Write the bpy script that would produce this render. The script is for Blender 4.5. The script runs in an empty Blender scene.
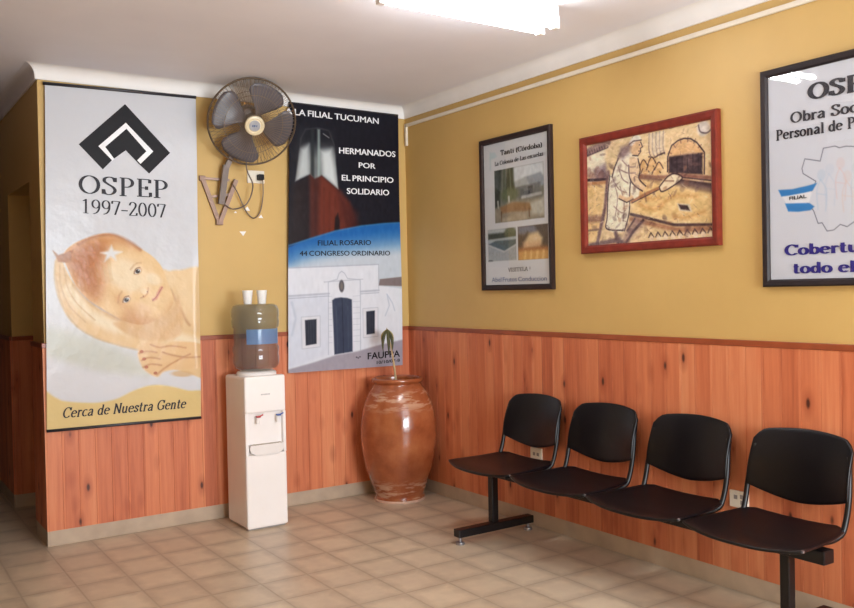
import bpy, bmesh, math, random
import numpy as np
from mathutils import Vector, Matrix
from mathutils.geometry import tessellate_polygon

# ------------------------------------------------------------------ camera, light, exposure
S = bpy.context.scene
COL = S.collection
V = Vector
CAM = V((-3.6373, -5.6834, 1.5149))
YAW, PITCH, ROLL, FPX = 0.5907, -0.0161, -0.0206, 870.81
fwd = V((math.sin(YAW)*math.cos(PITCH), math.cos(YAW)*math.cos(PITCH), math.sin(PITCH)))
rt0 = V((math.cos(YAW), -math.sin(YAW), 0)); up0 = rt0.cross(fwd)
RT = rt0*math.cos(ROLL) + up0*math.sin(ROLL)
UP = up0*math.cos(ROLL) - rt0*math.sin(ROLL)
cd = bpy.data.cameras.new('camera'); cam = bpy.data.objects.new('camera', cd); COL.objects.link(cam)
M = Matrix((RT, UP, -fwd)).transposed().to_4x4(); M.translation = CAM
cam.matrix_world = M
cd.sensor_width = 36.0; cd.lens = FPX*36.0/854.0; cd.clip_start = 0.05
S.camera = cam

w = bpy.data.worlds.new('world'); S.world = w; w.use_nodes = True
w.node_tree.nodes['Background'].inputs[0].default_value = (0.80, 0.88, 1.0, 1)
w.node_tree.nodes['Background'].inputs[1].default_value = 1.0

ROOM_X0, ROOM_Y0, CEIL = -4.7, -7.6, 2.92
ld = bpy.data.lights.new('window_daylight', 'AREA'); ld.shape = 'RECTANGLE'; ld.size = 2.3; ld.size_y = 1.7
ld.energy = 385; ld.color = (0.84, 0.94, 1.0)
lo = bpy.data.objects.new('window_daylight', ld); COL.objects.link(lo)
lo.location = (-1.45, ROOM_Y0 - 0.22, 1.65); lo.rotation_euler = (math.radians(119), 0, 0)   # faces +y, into the room, a little upward

S.view_settings.view_transform = 'Standard'
S.view_settings.look = 'None'
S.view_settings.gamma = 1.0
S.view_settings.use_curve_mapping = False
S.view_settings.exposure = 0.0

# ------------------------------------------------------------------ helpers
def lin(c):
    c = np.asarray(c, float)/255.0
    return np.where(c <= 0.04045, c/12.92, ((c+0.055)/1.055)**2.4)
def lc(r, g, b): return tuple(lin((r, g, b))) + (1.0,)

class N:
    """small node-tree builder"""
    def __init__(s, name):
        s.m = bpy.data.materials.new(name); s.m.use_nodes = True
        s.t = s.m.node_tree; s.t.nodes.clear()
        s.out = s.t.nodes.new('ShaderNodeOutputMaterial')
    def n(s, typ, ins=None, **kw):
        x = s.t.nodes.new(typ)
        for k, v in kw.items(): setattr(x, k, v)
        for k, v in (ins or {}).items():
            if isinstance(v, bpy.types.NodeSocket): s.t.links.new(v, x.inputs[k])
            else: x.inputs[k].default_value = v
        return x
    def math(s, op, a, b=0.0, c=None):
        ins = {0: a, 1: b}
        if c is not None: ins[2] = c
        return s.n('ShaderNodeMath', ins, operation=op).outputs[0]
    def mix(s, f, a, b, blend='MIX'):
        x = s.n('ShaderNodeMix', data_type='RGBA', blend_type=blend)
        for i, v in ((0, f), (6, a), (7, b)):
            if isinstance(v, bpy.types.NodeSocket): s.t.links.new(v, x.inputs[i])
            else: x.inputs[i].default_value = v
        return x.outputs[2]
    def ramp(s, f, stops):
        x = s.n('ShaderNodeValToRGB', {0: f}); e = x.color_ramp.elements
        while len(e) < len(stops): e.new(0.5)
        for el, (p, c) in zip(e, stops): el.position = p; el.color = c
        return x.outputs[0]
    def noise(s, vec, scale, detail=3, rough=0.5):
        return s.n('ShaderNodeTexNoise', {'Vector': vec, 'Scale': scale, 'Detail': detail, 'Roughness': rough})
    def coord(s): return s.n('ShaderNodeTexCoord').outputs['Object']
    def bsdf(s, col, rough=0.5, **kw):
        ins = {'Base Color': col, 'Roughness': rough}
        for k, v in kw.items(): ins[k.replace('_', ' ')] = v
        b = s.n('ShaderNodeBsdfPrincipled', ins); s.b = b
        s.t.links.new(b.outputs[0], s.out.inputs[0]); return b
    def bump(s, h, strength=0.2, dist=0.01):
        x = s.n('ShaderNodeBump', {'Height': h, 'Strength': strength, 'Distance': dist})
        s.t.links.new(x.outputs[0], s.b.inputs['Normal'])

def plain(name, col, rough=0.5, var=0.06, scale=18, bump=0.0, **kw):
    """a paint, plastic or metal with a little procedural mottling"""
    k = N(name); c = k.coord(); nz = k.noise(c, scale, 4)
    dark = tuple(x*(1-var*2) for x in col[:3]) + (1,); light = tuple(min(1, x*(1+var)) for x in col[:3]) + (1,)
    k.bsdf(k.ramp(nz.outputs[0], [(0.3, dark), (0.7, light)]), rough, **kw)
    if bump: k.bump(nz.outputs[0], bump, 0.004)
    return k.m

def link(name, me, mat, parent=None, smooth=False):
    o = bpy.data.objects.new(name, me); COL.objects.link(o)
    if mat: me.materials.append(mat)
    if parent is not None: o.parent = parent
    if smooth:
        for p in me.polygons: p.use_smooth = True
    return o
def rootloc(p):
    l = V((0, 0, 0))
    while p is not None: l += V(p.location); p = p.parent
    return l
def obj(name, bm, mat, parent=None, smooth=False, sharp=None):
    """link a bmesh given in world coordinates as one mesh object"""
    l = rootloc(parent)
    if l.length: bmesh.ops.translate(bm, vec=-l, verts=bm.verts)
    bmesh.ops.recalc_face_normals(bm, faces=bm.faces)
    me = bpy.data.meshes.new(name); bm.to_mesh(me); bm.free()
    o = link(name, me, mat, parent, smooth)
    if smooth and sharp is not None: me.set_sharp_from_angle(angle=math.radians(sharp))
    return o
def thing(name, loc, label, cat, group=None):
    o = bpy.data.objects.new(name, None); COL.objects.link(o); o.location = loc
    o.empty_display_size = 0.1
    return tag(o, label, cat, group)
def tag(o, label, cat, group=None):
    o['label'] = label; o['category'] = cat
    if group: o['group'] = group
    return o
def struct(name, bm, mat, smooth=False, sharp=None):
    o = obj(name, bm, mat, None, smooth, sharp); o['kind'] = 'structure'; return o

def box(bm, a, b, bev=0.0, seg=2):
    t = bmesh.new(); bmesh.ops.create_cube(t, size=1)
    a, b = V(a), V(b)
    for v in t.verts: v.co = V(((a[i]+b[i])/2 + v.co[i]*abs(b[i]-a[i]) for i in range(3)))
    if bev: bmesh.ops.bevel(t, geom=list(t.edges), offset=bev, segments=seg, profile=0.5, affect='EDGES')
    add(bm, t)
def add(bm, t, mat=None):
    if mat is not None: bmesh.ops.transform(t, matrix=mat, verts=t.verts)
    vm = {v: bm.verts.new(v.co) for v in t.verts}
    for f in t.faces:
        try: bm.faces.new([vm[v] for v in f.verts])
        except ValueError: pass
    t.free()
def boxes(*bs, bev=0.0):
    bm = bmesh.new()
    for a, b in bs: box(bm, a, b, bev)
    return bm
def lathe(prof, c=(0, 0, 0), n=64, cap=True):
    bm = bmesh.new(); rings = []
    for r, z in prof:
        rings.append([bm.verts.new((c[0]+r*math.cos(2*math.pi*i/n), c[1]+r*math.sin(2*math.pi*i/n), c[2]+z)) for i in range(n)])
    for a, b in zip(rings, rings[1:]):
        for i in range(n): bm.faces.new((a[i], a[(i+1) % n], b[(i+1) % n], b[i]))
    if cap: bm.faces.new(rings[0][::-1]); bm.faces.new(rings[-1])
    return bm
def catmull(pts, n=8, closed=False):
    P = [V(tuple(p) + (0,)*(3-len(p))) for p in pts]; out = []; L = len(P)
    rng = range(L) if closed else range(L-1)
    for i in rng:
        if closed: p0, p1, p2, p3 = P[i-1], P[i], P[(i+1) % L], P[(i+2) % L]
        else: p0, p1, p2, p3 = P[max(i-1, 0)], P[i], P[i+1], P[min(i+2, L-1)]
        for k in range(n):
            t = k/n
            out.append(0.5*((2*p1)+(p2-p0)*t+(2*p0-5*p1+4*p2-p3)*t*t+(3*p1-p0-3*p2+p3)*t**3))
    if not closed: out.append(P[-1])
    return out
def tube(bm, pts, r, n=8, closed=False, flat=1.0):
    pts = [V(p) for p in pts]; L = len(pts); rings = []
    prev = None
    for i, p in enumerate(pts):
        if closed: d = pts[(i+1) % L]-pts[i-1]
        else: d = pts[min(i+1, L-1)]-pts[max(i-1, 0)]
        d.normalize()
        if prev is None:
            a = V((0, 0, 1)) if abs(d.z) < 0.9 else V((1, 0, 0))
            x = d.cross(a).normalized()
        else:
            x = (prev - d*prev.dot(d)).normalized()
        y = d.cross(x); prev = x
        rr = r(i/(L-1)) if callable(r) else r
        rings.append([bm.verts.new(p + x*(rr*math.cos(2*math.pi*k/n)) + y*(rr*flat*math.sin(2*math.pi*k/n))) for k in range(n)])
    pairs = list(zip(rings, rings[1:])) + ([(rings[-1], rings[0])] if closed else [])
    for a, b in pairs:
        for k in range(n): bm.faces.new((a[k], a[(k+1) % n], b[(k+1) % n], b[k]))
    if not closed: bm.faces.new(rings[0][::-1]); bm.faces.new(rings[-1])
    return bm
def bar(bm, a, b, wx, wy, side=V((0, 0, 1))):
    """rectangular bar from a to b; wx across 'side x dir', wy along the other"""
    a, b = V(a), V(b); d = (b-a).normalized(); x = d.cross(side).normalized(); y = d.cross(x)
    q = [[bm.verts.new(p + x*sx*wx/2 + y*sy*wy/2) for sx, sy in ((-1, -1), (1, -1), (1, 1), (-1, 1))] for p in (a, b)]
    for i in range(4): bm.faces.new((q[0][i], q[0][(i+1) % 4], q[1][(i+1) % 4], q[1][i]))
    bm.faces.new(q[0][::-1]); bm.faces.new(q[1])

# ------------------------------------------------------------------ printed artwork: a small painter whose canvas becomes a coloured mesh
class Canvas:
    def __init__(s, W, H, nx, ny, bg):
        s.W, s.H, s.nx, s.ny = W, H, nx, ny
        s.U, s.Vv = np.meshgrid(np.linspace(0, 1, nx), np.linspace(0, 1, ny))
        s.X, s.Y = s.U*W, s.Vv*H
        s.a = np.ones((ny, nx, 3))*np.array(bg, float)
        s.rng = np.random.default_rng(7)
    def blend(s, m, col):
        s.a = s.a*(1-m[..., None]) + np.array(col, float)*m[..., None]
    def _pts(s, pts): return np.array([(p[0]*s.W, p[1]*s.H) for p in pts])
    def _segd(s, P, closed):
        d = np.full(s.X.shape, 1e9); ins = np.zeros(s.X.shape, bool); n = len(P)
        for i in range(n if closed else n-1):
            x0, y0 = P[i]; x1, y1 = P[(i+1) % n]; dx, dy = x1-x0, y1-y0
            t = np.clip(((s.X-x0)*dx+(s.Y-y0)*dy)/(dx*dx+dy*dy+1e-12), 0, 1)
            d = np.minimum(d, np.hypot(s.X-x0-t*dx, s.Y-y0-t*dy))
            if closed and dy != 0:
                c = ((y0 > s.Y) != (y1 > s.Y)) & (s.X < (s.Y-y0)*dx/dy+x0); ins ^= c
        return d, ins
    def poly(s, pts, col, soft=0.003, alpha=1.0, smooth=False, clip=None):
        if smooth: pts = [(p.x, p.y) for p in catmull(pts, 5, True)]
        d, ins = s._segd(s._pts(pts), True)
        sd = np.where(ins, d, -d)
        m = np.clip(sd/soft*0.5+0.5, 0, 1); m = m*m*(3-2*m)*alpha
        if clip is not None: m = m*clip
        s.blend(m, col); return m
    def mask(s, pts, soft=0.003, smooth=False):
        if smooth: pts = [(p.x, p.y) for p in catmull(pts, 5, True)]
        d, ins = s._segd(s._pts(pts), True); m = np.clip(np.where(ins, d, -d)/soft*0.5+0.5, 0, 1)
        return m
    def line(s, pts, width, col, soft=0.002, alpha=1.0, smooth=False, clip=None):
        if smooth and len(pts) > 2: pts = [(p.x, p.y) for p in catmull(pts, 5)]
        width *= getattr(s, 'nib', 1.0); alpha = min(1.0, alpha*getattr(s, 'press', 1.0))
        d, _ = s._segd(s._pts(pts), False)
        m = np.clip((width/2-d)/soft+0.5, 0, 1)*alpha
        if clip is not None: m = m*clip
        s.blend(m, col)
    def ell(s, c, rx, ry, col, rot=0.0, soft=0.25, alpha=1.0, clip=None):
        x = s.X-c[0]*s.W; y = s.Y-c[1]*s.H; a = math.radians(rot); ca, sa = math.cos(a), math.sin(a)
        q = np.hypot((x*ca+y*sa)/rx, (-x*sa+y*ca)/ry)
        m = np.clip((1-q)/soft+0.5, 0, 1); m = m*m*(3-2*m)*alpha
        if clip is not None: m = m*clip
        s.blend(m, col)
    def noise(s, cells, amp, clip=None):
        r = s.rng.normal(size=(cells+1, cells+1)); gx = s.U*(cells-1e-6); gy = s.Vv*(cells-1e-6)
        ix, iy = gx.astype(int), gy.astype(int); fx, fy = gx-ix, gy-iy
        n = r[iy, ix]*(1-fx)*(1-fy)+r[iy, ix+1]*fx*(1-fy)+r[iy+1, ix]*(1-fx)*fy+r[iy+1, ix+1]*fx*fy
        n = n*amp
        if clip is not None: n = n*clip
        s.a = np.clip(s.a+n[..., None], 0, 255)
    def mesh(s, name, surf, mat, parent, white=0.80, thick=0.0):
        l = rootloc(parent)
        co = []
        for j in range(s.ny):
            for i in range(s.nx): co.append(tuple(surf(i/(s.nx-1), j/(s.ny-1), 0.0)-l))
        faces = [(j*s.nx+i, (j+1)*s.nx+i, (j+1)*s.nx+i+1, j*s.nx+i+1) for j in range(s.ny-1) for i in range(s.nx-1)]
        me = bpy.data.meshes.new(name); me.from_pydata(co, [], faces)
        at = me.color_attributes.new('print', 'FLOAT_COLOR', 'POINT')
        c = np.ones((s.ny*s.nx, 4), np.float32); c[:, :3] = lin(np.clip(s.a, 0, 255)).reshape(-1, 3)*white
        at.data.foreach_set('color', c.ravel()); me.update()
        o = link(name, me, mat, parent, True)
        if thick:
            md = o.modifiers.new('thickness', 'SOLIDIFY'); md.thickness = thick; md.offset = -1
        return o

def print_mat(name, rough, bump=0.0, bscale=6.0, spec=0.3):
    k = N(name); a = k.n('ShaderNodeAttribute', attribute_name='print')
    k.bsdf(a.outputs['Color'], rough, **{'Specular_IOR_Level': spec})
    if bump:
        nz = k.noise(k.coord(), bscale, 3, 0.55); k.bump(nz.outputs[0], bump, 0.02)
    return k.m

# ---- lettering -------------------------------------------------------------------------------
def A(cx, cy, rx, ry, a0, a1, n=22):
    return [(cx+rx*math.cos(math.radians(a0+(a1-a0)*i/n)), cy+ry*math.sin(math.radians(a0+(a1-a0)*i/n))) for i in range(n+1)]
def C(*p): return [(q.x, q.y) for q in catmull(p, 6)]
def sf(x, y, h=0.13): return ('s', x-h, x+h, y)
def sl(x, y, h=0.13): return ('s', x-h, x, y)
XH = 0.66
SMALL_O = A(.30, XH/2, .23, XH/2-.02, 0, 360)
GL = {
 'O': (.92, [A(.46, .5, .37, .48, 0, 360)]),
 'S': (.66, [C((.55, .74), (.5, .92), (.32, .98), (.14, .9), (.12, .73), (.28, .58), (.48, .43), (.56, .25), (.46, .07), (.28, .02), (.13, .08), (.08, .28)), [(.57, .96), (.57, .72)], [(.07, .04), (.07, .3)]]),
 'P': (.70, [[(.2, 0), (.2, 1)], [(.2, .98), (.36, .98)] + A(.36, .73, .25, .25, 90, -90) + [(.2, .48)], sf(.2, 0, .15), sl(.2, .98, .14)]),
 'E': (.70, [[(.2, 0), (.2, 1)], [(.06, .98), (.62, .98)], [(.2, .5), (.48, .5)], [(.06, .02), (.64, .02)], [(.62, .98), (.62, .78)], [(.65, .02), (.65, .26)], [(.48, .4), (.48, .6)]]),
 'F': (.64, [[(.2, 0), (.2, 1)], [(.06, .98), (.6, .98)], [(.2, .5), (.46, .5)], sf(.2, 0, .15), [(.6, .98), (.6, .76)], [(.46, .4), (.46, .6)]]),
 'A': (.84, [[(.1, 0), (.42, 1)], [(.42, 1), (.74, 0)], [(.2, .34), (.64, .34)], sf(.1, 0, .12), sf(.72, 0, .13)]),
 'C': (.78, [A(.43, .5, .35, .48, 42, 318), [(.71, .98), (.71, .7)]]),
 'G': (.84, [A(.43, .5, .35, .48, 42, 318), [(.7, .98), (.7, .7)], [(.7, .42), (.7, .06)], sf(.66, .42, .14)]),
 'L': (.66, [[(.2, 0), (.2, 1)], [(.06, .02), (.6, .02)], [(.61, .02), (.61, .28)], sf(.2, .98, .15)]),
 'N': (.84, [[(.16, 0), (.16, 1)], [(.16, 1), (.68, 0)], [(.68, 0), (.68, 1)], sf(.16, 0, .12), sf(.68, .98, .12), sl(.16, .98, .12)]),
 'T': (.74, [[(.37, 0), (.37, 1)], [(.05, .98), (.69, .98)], [(.06, .98), (.06, .74)], [(.68, .98), (.68, .74)], sf(.37, 0, .16)]),
 'V': (.80, [[(.1, 1), (.4, 0)], [(.4, 0), (.7, 1)], sf(.1, .98, .12), sf(.7, .98, .12)]),
 'I': (.40, [[(.2, 0), (.2, 1)], sf(.2, 0, .15), sf(.2, .98, .15)]),
 'a': (.60, [C((.45, .0), (.44, .3), (.43, .54), (.27, XH), (.1, .52)), C((.44, .38), (.22, .34), (.08, .17), (.2, .02), (.44, .16)), [(.44, .02), (.55, .02)]]),
 'b': (.60, [[(.13, 0), (.13, 1)], A(.33, XH/2, .2, XH/2-.02, 0, 360), sl(.13, .98, .11)]),
 'c': (.54, [A(.30, XH/2, .23, XH/2-.02, 48, 315)]),
 'd': (.63, [[(.48, 0), (.48, 1)], A(.28, XH/2, .2, XH/2-.02, 0, 360), sl(.48, .98, .11), ('s', .48, .6, .02)]),
 'e': (.58, [A(.30, XH/2, .23, XH/2-.02, 8, 318), [(.08, .37), (.52, .37)]]),
 'i': (.32, [[(.16, 0), (.16, XH)], [(.16, .86), (.16, .94)], sf(.16, .02, .13), sl(.16, XH-.02, .12)]),
 'l': (.32, [[(.16, 0), (.16, 1)], sf(.16, .02, .13), sl(.16, .98, .12)]),
 'n': (.66, [[(.14, 0), (.14, XH)], C((.14, .46), (.28, XH-.03), (.44, .58), (.48, .38), (.48, 0)), sf(.14, .02, .12), sf(.48, .02, .12), sl(.14, XH-.02, .1)]),
 'o': (.60, [SMALL_O]),
 'r': (.46, [[(.14, 0), (.14, XH)], C((.14, .44), (.24, .62), (.4, .6)), [(.38, .6), (.38, .52)], sf(.14, .02, .13), sl(.14, XH-.02, .1)]),
 's': (.48, [C((.38, .48), (.33, .62), (.2, .64), (.1, .54), (.2, .37), (.36, .25), (.38, .12), (.26, .02), (.14, .04), (.08, .18)), [(.4, .63), (.4, .46)], [(.06, .03), (.06, .2)]]),
 't': (.42, [C((.17, .9), (.17, .5), (.17, .14), (.25, .02), (.38, .09)), [(.02, XH-.02), (.36, XH-.02)]]),
 'u': (.66, [C((.13, XH), (.13, .2), (.24, .02), (.38, .08), (.48, .22)), [(.48, 0), (.48, XH)], sl(.13, XH-.02, .1), sl(.48, XH-.02, .1), ('s', .48, .6, .02)]),
 '1': (.60, [[(.32, 0), (.32, 1)], [(.32, .97), (.15, .86)], sf(.32, .02, .16)]),
 '2': (.60, [C((.09, .74), (.16, .93), (.32, .98), (.48, .86), (.46, .64), (.28, .34), (.08, .03)), [(.07, .03), (.52, .03)], [(.54, .03), (.56, .22)]]),
 '7': (.60, [[(.06, .97), (.54, .97)], [(.54, .97), (.24, 0)], [(.06, .97), (.05, .78)]]),
 '9': (.60, [A(.3, .69, .22, .29, 0, 360), C((.52, .7), (.5, .36), (.36, .1), (.14, .0))]),
 '0': (.60, [A(.3, .5, .23, .48, 0, 360)]),
 '-': (.42, [[(.0, .36), (.42, .36)], [(.0, .33), (.42, .33)]]),
 '(': (.36, [A(.42, .4, .3, .6, 120, 240)]),
 ')': (.36, [A(-.08, .4, .3, .6, 60, -60)]),
 '!': (.32, [[(.16, .3), (.16, 1)], [(.16, 0), (.16, .07)]]),
 ' ': (.32, []),
}
GL['\u00f3'] = (.60, [SMALL_O, [(.28, .8), (.42, .98)]])

def serif_mesh(text, a=.06, b=.022, shear=0.0):
    """two-dimensional lettering drawn with an elliptical pen; returns triangles/quads in glyph units and the width"""
    vs, fs, x0 = [], [], 0.0
    def put(pts):
        i = len(vs); vs.extend(pts); fs.append(tuple(range(i, i+len(pts))))
    for ch in text:
        wd, strokes = GL[ch]
        for st in strokes:
            if st[0] == 's':
                _, xa, xb, y = st; put([(x0+xa, y-b), (x0+xb, y-b), (x0+xb, y+b), (x0+xa, y+b)]); continue
            offs = []
            n = len(st); closed = n > 4 and math.hypot(st[0][0]-st[-1][0], st[0][1]-st[-1][1]) < 1e-6
            for i in range(n):
                if closed: p, q = st[i-1 if i else n-2], st[i+1 if i < n-1 else 1]
                else: p, q = st[max(i-1, 0)], st[min(i+1, n-1)]
                dx, dy = q[0]-p[0], q[1]-p[1]; L = math.hypot(dx, dy) or 1; nx, ny = -dy/L, dx/L
                k = math.sqrt(a*a*nx*nx+b*b*ny*ny); offs.append((a*a*nx/k, b*b*ny/k))
            for i in range(n-1):
                (px, py), (qx, qy) = st[i], st[i+1]; (ax, ay), (bx, by) = offs[i], offs[i+1]
                put([(x0+px-ax, py-ay), (x0+qx-bx, qy-by), (x0+qx+bx, qy+by), (x0+px+ax, py+ay)])
        x0 += wd+.04
    vs = [(x+y*shear, y) for x, y in vs]
    return vs, fs, x0
def sans_mesh(text, heavy=0.0):
    cu = bpy.data.curves.new('letters', 'FONT'); cu.body = text; cu.resolution_u = 3
    o = bpy.data.objects.new('letters', cu); COL.objects.link(o)
    bpy.context.view_layer.update()
    me = o.evaluated_get(bpy.context.evaluated_depsgraph_get()).to_mesh()
    vs = [(v.co.x, v.co.y) for v in me.vertices]; fs = [tuple(p.vertices) for p in me.polygons]
    o.evaluated_get(bpy.context.evaluated_depsgraph_get()).to_mesh_clear()
    bpy.data.objects.remove(o); bpy.data.curves.remove(cu)
    xs = [v[0] for v in vs]; ys = [v[1] for v in vs]; x0 = min(xs); h = 0.729
    base = [((x-x0)/h, y/h) for x, y in vs]; out, of = [], []
    for dx, dy in ((0, 0), (-heavy, 0), (heavy, 0), (0, heavy*.6), (0, -heavy*.6)):
        k = len(out); out += [(x+dx, y+dy) for x, y in base]; of += [tuple(i+k for i in f) for f in fs]
    return out, of, (max(xs)-x0)/h
def letter(name, line, surf, p0, p1, capv, mat, parent, off=0.0025):
    """lay a line of lettering along the baseline p0 -> p1 (sheet coordinates, v downward), capital height capv; one part per word"""
    fn, text, args = line; l = rootloc(parent); words, x0 = [], 0.0
    for wtxt in text.split():
        vs, fs, wd = fn(wtxt, *args); words.append((x0, vs, fs)); x0 += wd+.36
    wd = x0-.36
    for xo, vs, fs in words:
        co = []
        for i, (x, y) in enumerate(vs):
            lift = 1.5e-5*((i//4) % 40) if fn is serif_mesh else 6e-5*(i*5//len(vs))      # overlapping strokes never share a plane
            t = (x+xo)/wd; u = p0[0]+(p1[0]-p0[0])*t; v = p0[1]+(p1[1]-p0[1])*t - y*capv
            co.append(tuple(surf(u, v, off+lift)-l))
        me = bpy.data.meshes.new(name); me.from_pydata(co, [], fs); me.update()
        link(name, me, mat, parent)
def serif(text, *a): return (serif_mesh, text, a)
def sans(text, *a): return (sans_mesh, text, a)
def flat_poly(name, rings, surf, mat, parent, off):
    """filled flat polygons in sheet coordinates"""
    bm = bmesh.new()
    for ring in rings:
        vv = [bm.verts.new(surf(u, v, off)) for u, v in ring]
        for tri in tessellate_polygon([[V((u, v, 0)) for u, v in ring]]): bm.faces.new([vv[i] for i in tri])
    return obj(name, bm, mat, parent)

# ------------------------------------------------------------------ materials
def wall_paint():
    k = N('ochre_wall_paint'); c = k.coord()
    n1 = k.noise(c, 1.3, 4, 0.6); n2 = k.noise(c, 90, 3)
    k.bsdf(k.ramp(n1.outputs[0], [(0.3, lc(196, 160, 95)), (0.7, lc(205, 169, 103))]), 0.55)
    k.bump(n2.outputs[0], 0.12, 0.003); return k.m
def ceiling_paint():
    k = N('ceiling_paint'); c = k.coord(); n1 = k.noise(c, 1.1, 4, 0.6); n2 = k.noise(c, 60, 3)
    k.bsdf(k.ramp(n1.outputs[0], [(0.3, lc(234, 231, 238)), (0.7, lc(243, 240, 246))]), 0.6)
    k.bump(n2.outputs[0], 0.1, 0.003); return k.m
def pine():
    k = N('pine_boards'); c = k.coord(); sx = k.n('ShaderNodeSeparateXYZ', {0: c})
    s = k.math('ADD', sx.outputs[0], sx.outputs[1]); z = sx.outputs[2]
    q = k.math('DIVIDE', s, 0.098); bi = k.math('FLOOR', q); fr = k.math('FRACT', q)
    wn = k.n('ShaderNodeTexWhiteNoise', {'W': bi}, noise_dimensions='1D')
    r = wn.outputs['Value']
    vec = k.n('ShaderNodeCombineXYZ', {0: k.math('MULTIPLY', s, 26.0), 1: k.math('MULTIPLY', bi, 5.37), 2: k.math('MULTIPLY', z, 1.5)}).outputs[0]
    g1 = k.noise(vec, 1.0, 5, 0.6); 
    vec2 = k.n('ShaderNodeCombineXYZ', {0: k.math('MULTIPLY', s, 95.0), 1: k.math('MULTIPLY', bi, 3.1), 2: k.math('MULTIPLY', z, 2.0)}).outputs[0]
    g2 = k.noise(vec2, 1.0, 3, 0.5)
    f = k.math('ADD', k.math('MULTIPLY', g1.outputs[0], 0.62), k.math('MULTIPLY', r, 0.30))
    f = k.math('ADD', f, k.math('MULTIPLY', g2.outputs[0], 0.12))
    col = k.ramp(f, [(0.22, lc(160, 78, 48)), (0.40, lc(193, 106, 69)), (0.58, lc(209, 124, 83)), (0.80, lc(223, 148, 104))])
    # knots: sparse dark ovals, drawn out along the board
    kv = k.n('ShaderNodeCombineXYZ', {0: k.math('MULTIPLY', s, 10.2), 1: 0.0, 2: k.math('MULTIPLY', z, 4.2)}).outputs[0]
    vo = k.n('ShaderNodeTexVoronoi', {'Vector': kv, 'Scale': 1.0, 'Randomness': 1.0}, feature='F1')
    rare = k.math('GREATER_THAN', k.n('ShaderNodeSeparateColor', {0: vo.outputs['Color']}).outputs[0], 0.36)
    kn = k.math('MULTIPLY', k.n('ShaderNodeMapRange', {0: vo.outputs['Distance'], 1: 0.06, 2: 0.13, 3: 1.0, 4: 0.0}).outputs[0], rare)
    halo = k.math('MULTIPLY', k.n('ShaderNodeMapRange', {0: vo.outputs['Distance'], 1: 0.10, 2: 0.38, 3: 0.6, 4: 0.0}).outputs[0], rare)
    col = k.mix(halo, col, lc(156, 70, 40)); col = k.mix(k.math('MULTIPLY', kn, 0.95), col, lc(66, 26, 16))
    k.bsdf(col, 0.5)
    ed = k.math('MINIMUM', fr, k.math('SUBTRACT', 1.0, fr))
    gr = k.n('ShaderNodeMapRange', {0: ed, 1: 0.0, 2: 0.03, 3: 0.0, 4: 1.0}).outputs[0]
    k.bump(k.math('ADD', gr, k.math('MULTIPLY', g2.outputs[0], 0.06)), 0.3, 0.003); return k.m
def tiles():
    k = N('beige_floor_tiles'); c = k.coord(); sx = k.n('ShaderNodeSeparateXYZ', {0: c})
    qx = k.math('DIVIDE', k.math('ADD', sx.outputs[0], 0.02), 0.264); qy = k.math('DIVIDE', k.math('ADD', sx.outputs[1], 0.02), 0.284)
    fx, fy = k.math('FRACT', qx), k.math('FRACT', qy)
    idx = k.n('ShaderNodeCombineXYZ', {0: k.math('FLOOR', qx), 1: k.math('FLOOR', qy), 2: 0.0}).outputs[0]
    wn = k.n('ShaderNodeTexWhiteNoise', {'Vector': idx}, noise_dimensions='2D')
    ex = k.math('MINIMUM', fx, k.math('SUBTRACT', 1.0, fx)); ey = k.math('MINIMUM', fy, k.math('SUBTRACT', 1.0, fy))
    e = k.math('MINIMUM', ex, ey)
    n1 = k.noise(c, 9, 4, 0.6); n2 = k.noise(c, 2.2, 3)
    ew = k.math('ADD', e, k.math('MULTIPLY', k.math('SUBTRACT', n1.outputs[0], 0.5), 0.20))
    body = k.ramp(n1.outputs[0], [(0.3, lc(196, 176, 152)), (0.7, lc(216, 196, 168))])
    tint = k.ramp(wn.outputs['Value'], [(0.0, lc(188, 166, 142)), (1.0, lc(216, 196, 168))])
    body = k.mix(0.45, body, tint)
    edge = k.n('ShaderNodeMapRange', {0: ew, 1: 0.01, 2: 0.22, 3: 0.55, 4: 0.0}).outputs[0]
    col = k.mix(edge, body, lc(164, 142, 118))
    grout = k.n('ShaderNodeMapRange', {0: e, 1: 0.006, 2: 0.03, 3: 0.35, 4: 0.0}).outputs[0]
    col = k.mix(grout, col, lc(146, 126, 108))
    k.bsdf(col, 0.36)
    k.bump(k.n('ShaderNodeMapRange', {0: e, 1: 0.0, 2: 0.03, 3: 0.0, 4: 1.0}).outputs[0], 0.25, 0.004); return k.m
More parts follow.
